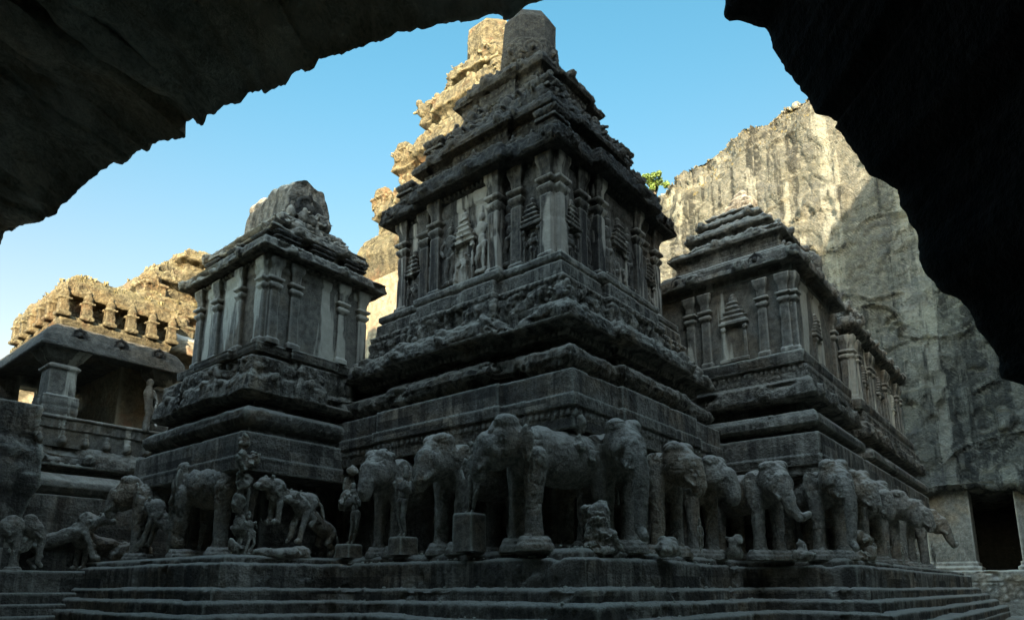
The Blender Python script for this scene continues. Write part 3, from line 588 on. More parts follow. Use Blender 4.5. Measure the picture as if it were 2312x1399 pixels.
# ================================================================== RIGHT SHRINE AND ITS WING
def right_shrine():
    t = thing('side_shrine', 'dark shrine with stepped pyramid roof before the cliff, right of the tallest tower', 'shrine', (25.4, 8.5, 2.5))
    B = [(.5, .2)]
    Rb = rect(22.6, 44, 5.8, 13); Rb2 = [(22.6, 5.8), (29, 5.8), (29, 6.3), (30.6, 6.3), (30.6, 5.8), (44, 5.8), (44, 13), (22.6, 13)]
    loft('recessed_wall', rect(24.2, 43.5, 7.4, 13), [(0, 2.3, 'wall'), (0, 5.6, 'wall')], M['base'], t, .2, cap=False)
    loft('plinth', Rb, [(-1.2, 5.1, 'plain'), (-.06, 5.15, 'fine'), (-.06, 5.44, 'plain'), (.06, 5.48, 'line'), (.06, 5.8, 'plain'), (0, 5.83, 'block'), (0, 6.54, 'plain'), (-.5, 6.58, 'plain'), (-.6, 6.8, 'plain')], M['base'], t, .07, 41)
    loft('roll_moulding', Rb2, [(-.5, 6.7, 'plain'), (-.05, 6.78, 'plain'), (.05, 6.86, 'plain'), (.05, 7.08, 'plain'), (-.1, 7.3, 'plain'), (-.55, 7.34, 'plain'), (-.6, 7.8, 'plain')], M['base'], t, .06, 42, 1)
    loft('eave_moulding', Rb2, [(-.5, 7.7, 'plain'), (-.02, 7.76, 'plain'), (.04, 7.86, 'kudu'), (-.05, 8.35, 'plain'), (-.2, 8.5, 'fine'), (-.22, 8.72, 'dent'), (-.24, 8.95, 'plain'), (-.4, 9.0, 'plain')], M['tower'], t, .055, 43)
    loft('wall_ledge', [(22.7, 6.05), (29, 6.05), (29, 6.6), (30.4, 6.6), (30.4, 6.0), (42.5, 6.0), (42.5, 12.5), (22.7, 12.5)], [(-.15, 8.9, 'plain'), (.0, 9.0, 'line'), (.02, 9.38, 'plain'), (-.1, 9.46, 'plain'), (-.4, 9.48, 'plain')], M['base'], t, .06, 44)
    x0, x1, y0, y1 = 22.95, 28.2, 6.35, 11.3
    loft('wall', rect(x0, x1, y0, y1), [(0, 9.4, 'wall'), (0, 12.2, 'wall'), (.05, 12.25, 'plain'), (.08, 12.7, 'plain')], M['wall_l'], t, .08, 45, .5, cap=False)
    dress_wall(t, x0, x1, y0, y1, 9.45, 2.85, (.045, .2, .62, .74), ((.41, (1, 1.25, 1.15)),), pm_side, .17, nm_side, faces='L')
    dress_wall(t, x0, x1, y0, y1, 9.45, 2.85, (.03, .97), ((.5, (1, 1., .95)),), pm_side, .17, nm_side, faces='R')
    loft('eave', rect(x0, x1, y0, y1), [(-.05, 12.3, 'plain'), (.1, 12.42, 'line'), (.12, 12.62, 'plain'), (.42, 12.62, 'plain'), (.5, 12.68, 'kudu'), (.42, 13.1, 'plain'), (-.0, 13.28, 'line'), (-.14, 13.5, 'plain'), (-.5, 13.52, 'plain')], M['base'], t, .055, 46)
    for k, (o, z, h) in enumerate(((.35, 13.35, 1.15), (1.0, 14.45, .9), (1.45, 15.25, .7), (1.85, 15.9, .5))):
        loft(('lower_roof_storey', 'middle_roof_storey', 'upper_roof_storey', 'top_roof_storey')[k], rect(x0 + o, x1 - 1.3 - o * .55, y0 + o, y1 - .4 - o * .7), [(.06, z, 'line'), (.0, z + .5 * h, 'fine'), (.03, z + .62 * h, 'plain'), (.26, z + .66 * h, 'plain'), (.28, z + .76 * h, 'kudu'), (.14, z + .98 * h, 'fig'), (-.2, z + h + .05, 'rough'), (-.4, z + h + .1, 'plain')], M['tower'], t, .045, 47 + k, 1.)
    bm = bmesh.new(); bm_ell(bm, (0, 0, .25), (.55, .6, .5)); bm_ell(bm, (.1, .05, .7), (.34, .34, .34)); bm_box(bm, (0, 0, 0), (1.1, 1.1, .4))
    place(fuse('crown', bm, M['tower'], None, .05, 1, .12, 2.5, 3, .1), (25.4, 8.6, 16.5), parent=t)
    bm = bmesh.new(); bm_ell(bm, (0, 0, .45), (.75, .75, .72)); bm_ell(bm, (0, 0, .0), (.62, .62, .4))
    place(fuse('round_dome', bm, M['tower'], None, .05, 1, .08, 2.5, 6, .06), (27.3, 7.0, 13.9), parent=t)
    lump_row('roof_figures', seg((23, 6.4, 13.2), (33, 6.2, 13.3), 26, .15), .3, M['tower'], t, 4)
    for f in (.2, .8): part_copy(ga_s, (x0 - .42, y0 + (y1 - y0) * f, 12.82), 0, .9, t)
    w = thing('side_chapel', 'dark stone chapel at the far right end of the temple, beyond the pyramid-roofed shrine', 'chapel', (36, 9, 9.4))
    a0, a1, b0, b1 = 30.7, 41.2, 6.3, 11.5
    loft('wall', rect(a0, a1, b0, b1), [(0, 9.4, 'wall'), (0, 12.2, 'wall'), (.08, 12.7, 'plain')], M['wall_l'], w, .08, 51, .6, cap=False)
    loft('link_wall', rect(28.0, 31, 7.2, 11), [(0, 9.4, 'wall'), (0, 12.9, 'rough'), (-.2, 13.3, 'plain')], M['tower'], w, .1, 52, 1)
    dress_wall(w, a0, a1, b0, b1, 9.45, 2.85, (.015, .1, .3, .36, .62, .68, .9, .98), ((.2, .9), (.5, (1, 1.2, 1)), (.8, .9)), pm_side, .17, nm_side, faces='R')
    dress_wall(w, a0, a1, b0, b1, 9.45, 2.85, (.04,), (), pm_side, .17, nm_side, faces='L')
    loft('eave', rect(a0, a1, b0, b1), [(-.05, 12.3, 'plain'), (.12, 12.5, 'fine'), (.4, 12.66, 'plain'), (.44, 12.78, 'kudu'), (.25, 13.1, 'plain'), (-.3, 13.3, 'fig'), (-.4, 13.9, 'rough'), (-.9, 14.2, 'plain')], M['tower'], w, .06, 53, 1.4)
    return t
right_shrine()
# ================================================================== REAR TOWER (sunlit)
def rear_tower():
    t = thing('sanctuary_tower', 'sunlit ochre tower stepping up behind the left edge of the tallest dark tower', 'temple tower', (25.5, 21, 0))
    cx, cy = 24.9, 21.7
    def R(w, bay=None, bd=.3): return rect(cx - w, cx + w, cy - w, cy + w, bay, bd)
    B = [(.5, .25)]
    loft('wall', R(5.5, B), [(.0, 0, 'plain'), (.0, 9, 'plain'), (0, 9.2, 'wall'), (0, 15.2, 'plain'), (.1, 15.9, 'plain')], M['cream'], t, .12, 61, .6, cap=False)
    loft('cornice', R(5.2, B), [(.0, 15.6, 'plain'), (.3, 16.0, 'dent'), (.35, 16.5, 'plain'), (.5, 17.0, 'plain'), (.55, 17.2, 'kudu'), (.3, 17.9, 'kudu'), (-.2, 18.3, 'fig'), (-.5, 19.2, 'plain'), (-.9, 19.3, 'plain')], M['ochre'], t, .09, 62, 1.5)
    prev = 19.0
    for i, (w, z2) in enumerate(((4.3, 21.6), (3.6, 24.6), (2.65, 27.4), (1.75, 29.4))):
        z0 = prev; dz = z2 - z0
        loft(('second_storey', 'third_storey', 'fourth_storey', 'fifth_storey')[i], R(w, B), [(.1, z0 - .2, 'fine'), (-.1, z0 + .2 * dz, 'fig'), (-.1, z0 + .5 * dz, 'plain'), (.28, z0 + .58 * dz, 'kudu'), (.15, z0 + .75 * dz, 'fig'), (-.15, z2, 'plain'), (-.7, z2 + .05, 'plain')], M['ochre'], t, .09, 63 + i, 2)
        for sx, sy in ((-1, -1), (-1, 1), (1, -1)): part_copy(ms_o, (cx + sx * (w - .25), cy + sy * (w - .25), z2 - dz * .2 - .1), 0, 1.15 - .12 * i, t)
        lump_row('roof_figures', seg((cx - w, cy + w, z2 - dz * .25), (cx - w, cy - w, z2 - dz * .25), 14, .2) + seg((cx - w, cy - w, z2 - dz * .25), (cx + w, cy - w, z2 - dz * .25), 14, .2), .42, M['ochre'], t, 60 + i, .07); prev = z2
    c = .42; oc = [(-1, -c), (-c, -1), (c, -1), (1, -c), (1, c), (c, 1), (-c, 1), (-1, c)]; oc = [(cx + a * 1.3, cy + b * 1.3) for a, b in oc]
    loft('crown', oc, [(.2, 29.2, 'fine'), (.0, 29.7, 'fig'), (.0, 30.4, 'fine'), (.15, 30.6, 'kudu'), (.12, 32.0, 'plain'), (-.1, 32.3, 'plain'), (-.8, 32.4, 'plain')], M['ochre'], t, .08, 70, 1.2, eye=None)
def domed():
    bm = bmesh.new(); bm_box(bm, (0, 0, .25), (.85, .85, .5)); bm_box(bm, (0, 0, .5), (1.05, 1.05, .1)); bm_ell(bm, (0, 0, .78), (.46, .46, .36)); bm_ell(bm, (0, 0, 1.12), (.14, .14, .14))
    for s in (-1, 1): bm_ell(bm, (s * .42, 0, .7), (.12, .2, .2)); bm_ell(bm, (0, s * .42, .7), (.2, .12, .2))
    return fuse('roof_shrine', bm, M['ochre'], None, .045, 1, .07, 4, 9, .08)
ms_o = domed(); PROTO.append(ms_o)
rear_tower()

# ================================================================== PILLARED HALL ROOF BEHIND
def hall():
    t = thing('pillared_hall', 'sunlit ochre hall roof with ruined grassy ornaments between the pavilion and the barrel-roofed shrine', 'temple hall', (14.5, 35, 0)); D = .9
    loft('wall', rect(10.2, 21, 28.6, 43), [(0, 0, 'wall'), (0, 10.5, 'plain'), (.2, 11, 'plain'), (.7, 11.3, 'kudu'), (.5, 12.0, 'plain'), (.0, 12.3, 'plain')], M['cream'], t, .12, 71, 1)
    loft('lower_storey', rect(10.9, 20, 29.4, 42), [(0, 12.2, 'fig'), (.0, 13.2, 'plain'), (.4, 13.4, 'kudu'), (.1, 14.1, 'plain'), (-.5, 14.3, 'plain')], M['ochre'], t, .09, 72, 2.2)
    loft('upper_storey', rect(11.7, 19, 30.4, 41), [(0, 14.1, 'fig'), (.0, 15.0, 'plain'), (.4, 15.2, 'kudu'), (.0, 15.9, 'rough'), (-.5, 16.3, 'rough'), (-1.3, 16.9, 'plain')], M['ochre'], t, .09, 73, 2.4)
    loft('top_storey', rect(13.4, 18.6, 31.2, 40), [(0, 16.0, 'fig'), (.0, 16.9, 'plain'), (.4, 17.1, 'kudu'), (.1, 17.6, 'rough'), (-.5, 18.0, 'rough'), (-1.2, 18.4, 'plain')], M['ochre'], t, .09, 74, 2.2)
    for i, (x, y, z, s) in enumerate(((12.7, 31.3, 15.5, 1.2), (15.0, 31.5, 17.0, 1.2), (17.3, 31.6, 17.1, 1.25), (13.4, 33.5, 16.2, 1.5), (19, 31.5, 15.6, 1.6))):
        part_copy(ga_o, (x, y - .35, z - .2), math.pi / 2, s * .7, t); part_copy(ms_o, (x, y, z - .9), 0, s, t)
    for x, y, z, s in ((11.0, 29.3, 12.3, 1.0), (12.6, 29.3, 12.3, 1.0), (14.2, 29.3, 12.3, 1.), (11.6, 30.3, 14.2, 1.1), (14.8, 30.3, 14.2, 1.1), (17.5, 30.3, 14.2, 1.1)): part_copy(ms_o, (x, y, z), 0, s, t)
ga_o = gable_mesh(.6, M['ochre'], 11); PROTO.append(ga_o)
hall()

# ================================================================== LEFT PAVILION
def REAR(t):
    for a, b, z0, z1 in ((4.6, 8.0, 7.3, 10.3), (8.65, 9.98, 7.3, 10.3), (10.75, 12, 7.3, 10.3), (7.98, 8.7, 9.85, 10.3), (9.9, 10.8, 9.95, 10.3), (9.9, 10.8, 7.3, 9.2)):
        loft('rear_wall', rect(a, b, 33, 33.5), [(0, z0, 'wall'), (0, z1, 'plain')], M['base'], t, .15, 90, cap=True, bottom=True)
    loft('side_wall', rect(11.4, 11.9, 28.6, 33), [(0, 7.4, 'wall'), (0, 10.5, 'plain')], M['base'], t, .15, 91, cap=False)
def pavilion():
    t = thing('pillared_pavilion', 'open pillared stone pavilion at the left edge, its roof parapet lit by the sun', 'pavilion', (9.3, 30, 0))
    base = rect(6.6, 12.2, 27.0, 34)
    loft('plinth', base, [(.0, 1.9, 'plain'), (0, 3.2, 'block'), (.0, 3.75, 'plain'), (-.02, 3.78, 'block'), (.0, 4.75, 'plain'), (-.35, 4.8, 'plain')], M['base'], t, .07, 81)
    loft('roll_moulding', base, [(-.3, 4.75, 'plain'), (-.05, 4.9, 'plain'), (.12, 5.05, 'plain'), (.12, 5.25, 'plain'), (-.1, 5.52, 'plain'), (-.4, 5.56, 'plain'), (-.4, 5.8, 'plain')], M['gallery'], t, .06, 82, 1)
    loft('eave_moulding', base, [(-.4, 5.7, 'plain'), (.0, 5.78, 'plain'), (.04, 5.9, 'kudu'), (-.1, 6.3, 'rough'), (-.35, 6.6, 'plain'), (-.5, 6.62, 'plain')], M['base'], t, .06, 83)
    loft('railing', rect(7.0, 12, 27.3, 33.4), [(.0, 6.5, 'pots'), (.02, 7.12, 'plain'), (.06, 7.14, 'rosette'), (.06, 7.48, 'plain'), (.12, 7.5, 'plain'), (.12, 7.6, 'plain'), (-.3, 7.62, 'plain')], M['wall_l'], t, .05, 84, .6)
    for n_, (x, y, w) in enumerate(((7.85, 27.75, .45), (11.4, 27.75, .26), (5.2, 32.0, .4))):
        h = 2.75; z = 7.6
        pr = [(.12, z, 'line'), (.12, z + .7, 'plain'), (0, z + .75, 'plain'), (-.02, z + 1.7, 'fine'), (.08, z + 1.8, 'plain'), (-.08, z + 1.95, 'fine'), (.14, z + 2.15, 'plain'), (.3, z + 2.4, 'plain'), (.34, z + h, 'plain')]
        loft('pillar', [(x - w, y - w), (x + w, y - w), (x + w, y + w), (x - w, y + w)], pr, M['wall_l'], t, .06, 85 + n_, .7, eye=None)
    REAR(t)
    bm = bmesh.new(); bm_limb(bm, [(0, 0, 0, .12), (.03, 0, .5, .1), (0, 0, .9, .13), (-.05, 0, 1.25, .15), (-.02, 0, 1.5, .09)]); bm_ell(bm, (-.02, 0, 1.65), (.12, .12, .15))
    bm_limb(bm, [(.12, 0, 1.35, .06), (.25, -.1, 1.0, .05), (.15, -.2, .75, .05)]); bm_limb(bm, [(.05, 0, .8, .1), (.3, -.05, .25, .07), (.2, -.3, .1, .06)])
    o = fuse('pillar_figure', bm, M['wall_l'], None, .03, 1, .02, 6, 4); place(o, (10.8, 27.2, 7.6), parent=t, s=1.15)
    # roof slab with its long curved eave
    rf = rect(7.6, 11.3, 27.5, 33.6)
    G = []
    loft('roof', rf, [(-.6, 10.3, 'plain'), (-.1, 10.25, 'plain'), (.5, 10.02, 'smooth'), (.66, 9.98, 'smooth'), (.7, 10.04, 'smooth'), (.58, 10.45, 'smooth'), (.34, 10.82, 'rough'), (.05, 11.02, 'plain'), (-.1, 11.06, 'plain')], M['roof'], t, .06, 91, .5, bottom=True)
    loft('roof_band', rect(7.5, 11.6, 27.4, 33.4), [(-.1, 10.95, 'line'), (-.05, 11.25, 'fine'), (-.1, 11.42, 'plain'), (-.3, 11.45, 'plain')], M['ochre'], t, .06, 92, 1.2)
    loft('parapet', rect(7.75, 11.6, 27.75, 33), [(-.1, 11.3, 'wall'), (-.16, 12.2, 'plain'), (.22, 12.26, 'plain'), (.26, 12.4, 'kudu'), (.05, 12.9, 'rough'), (-.5, 13.35, 'rough'), (-1.2, 13.6, 'plain')], M['ochre'], t, .06, 93, 1.4)
    for i in range(6): part_copy(ms_p, (7.6 + i * .78, 27.5, 11.38), 0, (1., 1, .95), t)
    for i in range(5): part_copy(ms_p, (7.5, 28.4 + i * 1., 11.38), 0, (1, 1, .95), t)
    for x in (8.1, 9.5, 10.9): part_copy(ga_s, (x, 26.97, 10.5), math.pi / 2, .9, t)
    # corner pier standing forward
    loft('corner_pier', rect(5.2, 6.9, 26.3, 28), [(0, 2.0, 'plain'), (.05, 3.9, 'plain'), (.2, 4.5, 'plain'), (.35, 4.9, 'plain'), (.35, 5.3, 'rough'), (.3, 6.0, 'rough'), (.1, 6.6, 'fine'), (.15, 7.6, 'plain'), (-.3, 7.65, 'plain')], M['base'], t, .07, 95)
def post_mesh():
    bm = bmesh.new(); bm_box(bm, (0, 0, .3), (.34, .34, .7)); bm_box(bm, (0, 0, .68), (.46, .46, .08)); bm_ell(bm, (0, 0, .86), (.2, .2, .2)); bm_limb(bm, [(0, 0, 1.0, .13), (0, 0, 1.3, .07)]); bm_box(bm, (0, 0, .05), (.46, .46, .12))
    return fuse('parapet_post', bm, M['ochre'], None, .035, 1, .04, 6, 15, .05)
ms_p = post_mesh(); PROTO.append(ms_p)
pavilion()

# ================================================================== STEPPED TERRACE
def terrace():
    t = thing('stepped_terrace', 'broad dark stepped stone platform that carries the temple and the elephant row', 'platform', (20, 15, 0))
    pl = [(12.35, 8.05), (21.9, 8.05), (21.9, 4.9), (47.2, 4.6), (47.2, 30), (8.9, 30), (8.9, 17.0), (12.35, 17.0)]
    pr = [(1.75, -.2, 'plain'), (1.75, .0, 'block'), (1.75, .3, 'plain'), (1.38, .33, 'plain')]
    st = [('lower_step', 1.4, .3, .62), ('second_step', 1.02, .6, .94), ('third_step', .66, .92, 1.27), ('fourth_step', .32, 1.25, 1.6)]
    for n_, o, z0, z1 in st:
        loft(n_, pl, [(o + .02, z0 - .3, 'block'), (o + .03, z1 - .07, 'plain'), (o - .07, z1, 'plain'), (o - .5, z1 + .005, 'plain')], M['base'], t, .055, int(o * 50), 1.8)
    loft('footing', pl, [(1.48, -.3, 'block'), (1.48, .3, 'plain'), (1.2, .32, 'plain')], M['base'], t, .1, 9)
    loft('top_course', pl, [(-.02, 1.5, 'block'), (.0, 2.12, 'plain'), (-.02, 2.22, 'plain'), (-.1, 2.27, 'plain'), (-.35, 2.28, 'plain')], M['base'], t, .05, 77, 1.8)
    loft('standing_ledge', pl, [(-.26, 2.2, 'rough'), (-.28, 2.4, 'plain'), (-.4, 2.48, 'plain'), (-1.2, 2.5, 'plain'), (-2.2, 2.5, 'plain')], M['base'], t, .06, 78, .5)
    t = thing('lower_platform', 'stone platform course under the carved beasts at the lower left edge', 'platform', (6, 30, 0))
    for k, (o, z0, z1, kd) in enumerate(((.0, 1.45, 2.15, 'block'), (.35, 1.1, 1.45, 'block'), (.7, .75, 1.1, 'block'), (1.05, -.2, .75, 'block'))):
        loft(('top_course', 'third_step', 'second_step', 'lower_step')[k], rect(4.6, 9.6, 26.0, 34), [(o, z0 - .1, kd), (o, z1 - .04, 'plain'), (o - .05, z1, 'plain'), (o - .6, z1 + .004, 'plain')], M['base'], t, .07, 120 + k)
terrace()

# ================================================================== GALLERY IN THE FAR CLIFF
def far_gallery():
    t = thing('cliff_gallery', 'rock-cut gallery with dark openings between square pillars under the cliff at lower right', 'gallery', (51, 3, 0))
    loft('parapet', rect(50.6, 53, -14, 14), [(0, -.1, 'plain'), (0, .8, 'plain'), (.05, .85, 'fig'), (.02, 1.95, 'plain'), (.1, 2.0, 'rough'), (.05, 2.6, 'plain'), (-.25, 2.66, 'plain')], M['gallery'], t, .07, 131, 1)
    for y in (8.6, 5.85, 1.05, -3.4, -8):
        w = 1.25
        loft('pillar', rect(51.2, 53, y - w, y + w), [(.25, 2.55, 'plain'), (.25, 2.85, 'plain'), (.1, 2.95, 'plain'), (.1, 3.15, 'plain'), (0, 3.2, 'wall'), (.0, 7.7, 'plain')], M['gallery'], t, .08, 132, 1, cap=False)
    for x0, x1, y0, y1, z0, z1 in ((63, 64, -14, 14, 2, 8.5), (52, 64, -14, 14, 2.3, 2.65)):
        loft('inner_wall' if z1 > 5 else 'gallery_floor', rect(x0, x1, y0, y1), [(0, z0, 'plain'), (0, z1, 'plain'), (-.01, z1 + .01, 'plain')], M['shade_black'], t, .5, 133)  # darkness of the openings painted into the inner wall and floor colour
far_gallery()

# ================================================================== STATUES
def elephant(name, parent=None, trunk='broken', lift=None, seed=0, turn=0., tusk=True):
    """carved elephant walking towards +x, front feet at the origin; legs down to z=0"""
    bm = bmesh.new(); rg = random.Random(seed); H = 1.
    bm_ell(bm, (-1.15, 0, 2.12), (1.4, .7, .74)); bm_ell(bm, (-.35, 0, 2.2), (.7, .62, .72)); bm_ell(bm, (-2.0, 0, 2.15), (.66, .64, .74))
    ct, st_ = math.cos(turn), math.sin(turn)
    def hd(x, y, z): return (.15 + x * ct - y * st_, x * st_ + y * ct, z)
    bm_ell(bm, hd(.35, 0, 2.42), (.56, .5, .6)); bm_ell(bm, hd(.62, 0, 2.2), (.42, .4, .5))
    for s in (-1, 1):
        bm_ell(bm, hd(.38, s * .2, 2.86), (.34, .27, .24)); bm_ell(bm, hd(.62, s * .3, 2.25), (.26, .17, .3)); bm_ell(bm, hd(.68, s * .37, 2.45), (.09, .06, .07))
        e = Matrix.Rotation(turn + s * .6, 3, 'Z'); c = hd(-.02, s * .62, 2.38); bm_ell(bm, c, (.06, .26, .4), e); bm_ell(bm, (c[0], c[1], c[2] - .26), (.05, .16, .3), e)
        if tusk: bm_limb(bm, [hd(.82, s * .24, 1.95) + (.1,), hd(1.05, s * .26, 1.72) + (.07,)])
    if trunk == 'broken': bm_limb(bm, [hd(.78, 0, 2.35) + (.36,), hd(.95, 0, 2.0) + (.28,), hd(1.02, .0, 1.72) + (.24,), hd(1.0, 0, 1.6) + (.2,)])
    elif trunk == 'down': bm_limb(bm, [hd(.75, 0, 2.35) + (.36,), hd(.98, 0, 1.95) + (.27,), hd(1.05, .04, 1.4) + (.21,), hd(1.02, .05, .9) + (.17,), hd(1.0, .0, .35) + (.14,), hd(1.18, 0, .12) + (.12,)])
    else: bm_limb(bm, [hd(.75, 0, 2.35) + (.36,), hd(.98, 0, 1.95) + (.26,), hd(1.1, .1, 1.4) + (.2,), hd(1.2, .3, 1.05) + (.15,), hd(1.3, .55, 1.2) + (.12,)])
    for k, (x, s) in enumerate(((0, 1), (0, -1), (-2.05, 1), (-2.05, -1))):
        y = s * .4; r = .235 if x == 0 else .26
        if lift == k: bm_limb(bm, [(x, y, 1.9, .36), (x + .12, y, 1.15, .27), (x + .3, y, .62, .22), (x + .22, y, .4, .24)])
        else: bm_limb(bm, [(x - .05, y, 2.0, .33), (x, y, 1.3, r), (x + .02, y, .65, r * .86), (x, y, .2, r * .95), (x + .02, y, .1, r * 1.08)], 14)
    bm_limb(bm, [(-2.6, 0, 2.4, .09), (-2.75, .03, 1.8, .06), (-2.72, .05, 1.1, .06)])
    o = fuse(name, bm, M['statue'], parent, .036, 3, .02, 4.5, seed, .045)
    return o
def foot_base(parent, lx, ly, seed):
    bm = bmesh.new()
    for z, r in ((.0, .48), (.12, .42), (.2, .37)): bmesh.ops.create_cone(bm, cap_ends=True, segments=24, radius1=r, radius2=r * .94, depth=.16, matrix=Matrix.Translation((0, 0, z)))
    return fuse('foot_base', bm, M['statue'], parent, .035, 2, .02, 5, seed, .02)
EL = {}
for k, a in {'broken': dict(trunk='broken', seed=1), 'broken2': dict(trunk='broken', seed=5, turn=.25, tusk=False), 'down': dict(trunk='down', seed=2), 'curl': dict(trunk='curl', seed=3, turn=-.2), 'stride': dict(trunk='down', lift=0, seed=4), 'broken3': dict(trunk='broken', seed=8, turn=-.3)}.items():
    EL[k] = elephant('elephant_proto', **a)
fb = foot_base(None, 0, 0, 1)
def el(kind, x, y, deg, label, s=1., z=2.5, cat='elephant statue', grp='elephant statues round the temple foot'):
    t = thing('elephant_statue', label, cat, (x, y, z), 0, grp)
    a = R_(deg); body = EL[kind].copy(); COL.objects.link(body); body.name = 'body'; body.parent = t; body.rotation_euler = (0, 0, a); body.scale = (s, s, s)
    body.location = (0, 0, .12)
    for px, py in ((0, .4), (0, -.4), (-2.05, .4), (-2.05, -.4)):
        b = fb.copy(); COL.objects.link(b); b.parent = t; b.location = (s * (px * math.cos(a) - py * math.sin(a)), s * (px * math.sin(a) + py * math.cos(a)), 0); b.scale = (s, s, s)
    return t
G_ = [('broken2', 13.05, 15.3, 178, 'elephant statue with broken trunk, leftmost of three under the tallest tower', .95),
      ('broken', 13.0, 12.7, 176, 'elephant statue with smooth broken face between the two standing figures on blocks', .98),
      ('broken3', 12.75, 10.0, 158, 'largest elephant statue, turned slightly left under the near corner of the tallest tower', 1.0),
      ('down', 14.7, 8.7, 240, 'elephant statue with dark hollow face just right of the near corner', 1.0),
      ('broken', 17.6, 8.75, 258, 'elephant statue with big smooth rounded head right of the rubble cone', .98),
      ('broken2', 19.9, 8.7, 250, 'elephant statue with cut-off trunk tucked behind the big smooth-headed one', .96),
      ('curl', 21.7, 7.3, 240, 'elephant statue with ears spread in the inner corner before the right shrine', .94),
      ('down', 22.75, 5.75, 225, 'front-facing elephant statue with long trunk at the corner of the right shrine', .94),
      ('broken', 25.0, 5.7, 240, 'elephant statue first after the long-trunked corner one on the right row', .93),
      ('broken3', 28.0, 5.7, 246, 'elephant statue with worn ragged ear in the middle of the right row', .93),
      ('broken2', 31.4, 5.7, 250, 'elephant statue with jagged broken trunk on the right row', .94),
      ('broken', 35, 5.7, 255, 'elephant statue second from the right end of the row', .94),
      ('curl', 40.2, 5.8, 280, 'rightmost elephant statue with curled trunk at the end of the terrace', .95),
      ('broken', 10.0, 24.6, 140, 'elephant statue with pointed broken head at the left end of the main terrace', .9),
      ('stride', 10.2, 21.2, 96, 'elephant statue walking left with one forefoot raised', .95)]
for g_ in G_: el(g_[0], g_[1], g_[2], g_[3], g_[4], g_[5] if len(g_) > 5 else 1.)

def person(name, seed=0, h=1.6, bend=.08, arm=0):
    bm = bmesh.new(); k = h / 1.75; b = bend
    bm_ell(bm, (0, b * .2, 1.62 * k), (.095 * k, .085 * k, .12 * k)); bm_ell(bm, (0, b * .2, 1.76 * k), (.08 * k, .08 * k, .13 * k)); bm_ell(bm, (.09 * k, b * .2, 1.6 * k), (.02, .018, .03))
    bm_limb(bm, [(0, b * .3, 1.5 * k, .06 * k), (0, b * .5, 1.4 * k, .1 * k)])
    bm_ell(bm, (0, b * .5, 1.3 * k), (.11 * k, .19 * k, .17 * k)); bm_ell(bm, (0, b * .9, 1.1 * k), (.09 * k, .125 * k, .14 * k)); bm_ell(bm, (0, b * 1.4, .93 * k), (.11 * k, .17 * k, .13 * k))
    for s in (-1, 1):
        y0 = b * 1.3 + s * .09 * k
        bm_limb(bm, [(0, y0, .92 * k, .095 * k), (.06 * k if s > 0 else .01, y0 + s * .02, .5 * k, .066 * k), (0, b * .3 + s * .07 * k, .1 * k, .045 * k), (.09 * k, b * .3 + s * .09 * k, .04 * k, .035 * k)])
        sh = (0, b * .5 + s * .21 * k, 1.4 * k, .055 * k)
        if (arm + s) % 2: bm_limb(bm, [sh, (.02, sh[1] + s * .12 * k, 1.15 * k, .045 * k), (.08 * k, sh[1] + s * .0 * k, .95 * k, .036 * k), (.1 * k, sh[1] - s * .03, .9 * k, .04 * k)])
        else: bm_limb(bm, [sh, (.06 * k, sh[1] + s * .08 * k, 1.16 * k, .045 * k), (.16 * k, sh[1] + s * .02 * k, 1.34 * k, .036 * k), (.17 * k, sh[1], 1.42 * k, .045 * k)])
    return fuse(name, bm, M['statue'], None, .024, 1, .012, 8, seed, .02)
def lion(name, seed=0, L=1.5, rear=False):
    bm = bmesh.new(); r = .26
    up = .55 if rear else 0
    bm_limb(bm, [(-L * .55, 0, .8, .27), (-L * .2, 0, .85 + up * .3, .24), (L * .15, 0, .92 + up * .8, .3)]); bm_ell(bm, (L * .2, 0, 1.0 + up), (.33, .3, .36)); bm_ell(bm, (L * .42, 0, 1.12 + up), (.24, .22, .24)); bm_ell(bm, (L * .55, 0, 1.05 + up), (.15, .14, .12))
    for s in (-1, 1):
        bm_ell(bm, (L * .35, s * .17, 1.36 + up), (.07, .05, .08)); bm_limb(bm, [(L * .15, s * .17, .8 + up, .13), (L * .2 + up * .3, s * .18, .42 + up * .7, .09), (L * .2 + up * .5, s * .18, .08 + up * .6, .09), (L * .2 + .12 + up * .5, s * .18, .06 + up * .6, .08)])
        bm_limb(bm, [(-L * .52, s * .16, .72, .17), (-L * .42, s * .18, .42, .11), (-L * .58, s * .18, .26, .08), (-L * .5, s * .18, .07, .09)])
    bm_limb(bm, [(-L * .65, 0, .85, .07), (-L * .8, 0, .7, .05), (-L * .85, .05, .3, .05)])
    return fuse(name, bm, M['statue'], None, .03, 2, .03, 5, seed, .07)
def rubble(name, pts, seed=0, chip=.1, vox=.04, mat='statue', noise=.07):
    bm = bmesh.new()
    rr = random.Random(seed)
    for c, r in pts:
        bm_ell(bm, c, tuple(q * .82 for q in r))
        for k in range(7):
            d = Vector((rr.gauss(0, 1), rr.gauss(0, 1), rr.gauss(0, 1))).normalized(); q = Vector(c) + Vector((d.x * r[0], d.y * r[1], d.z * r[2])) * .75; w = min(r) * rr.uniform(.35, .8)
            bm_box(bm, q, (w, w * rr.uniform(.5, 1.2), w * rr.uniform(.5, 1.2)), Matrix.Rotation(rr.uniform(0, 3), 3, d))
    return fuse(name, bm, M[mat], None, vox, 1, noise, 4, seed, chip)
def put(o, x, y, z, deg, label, cat, group=None, s=1.):
    o.location = (x, y, z); o.rotation_euler = (0, 0, R_(deg)); o.scale = (s, s, s); return tag(o, label, cat, group)
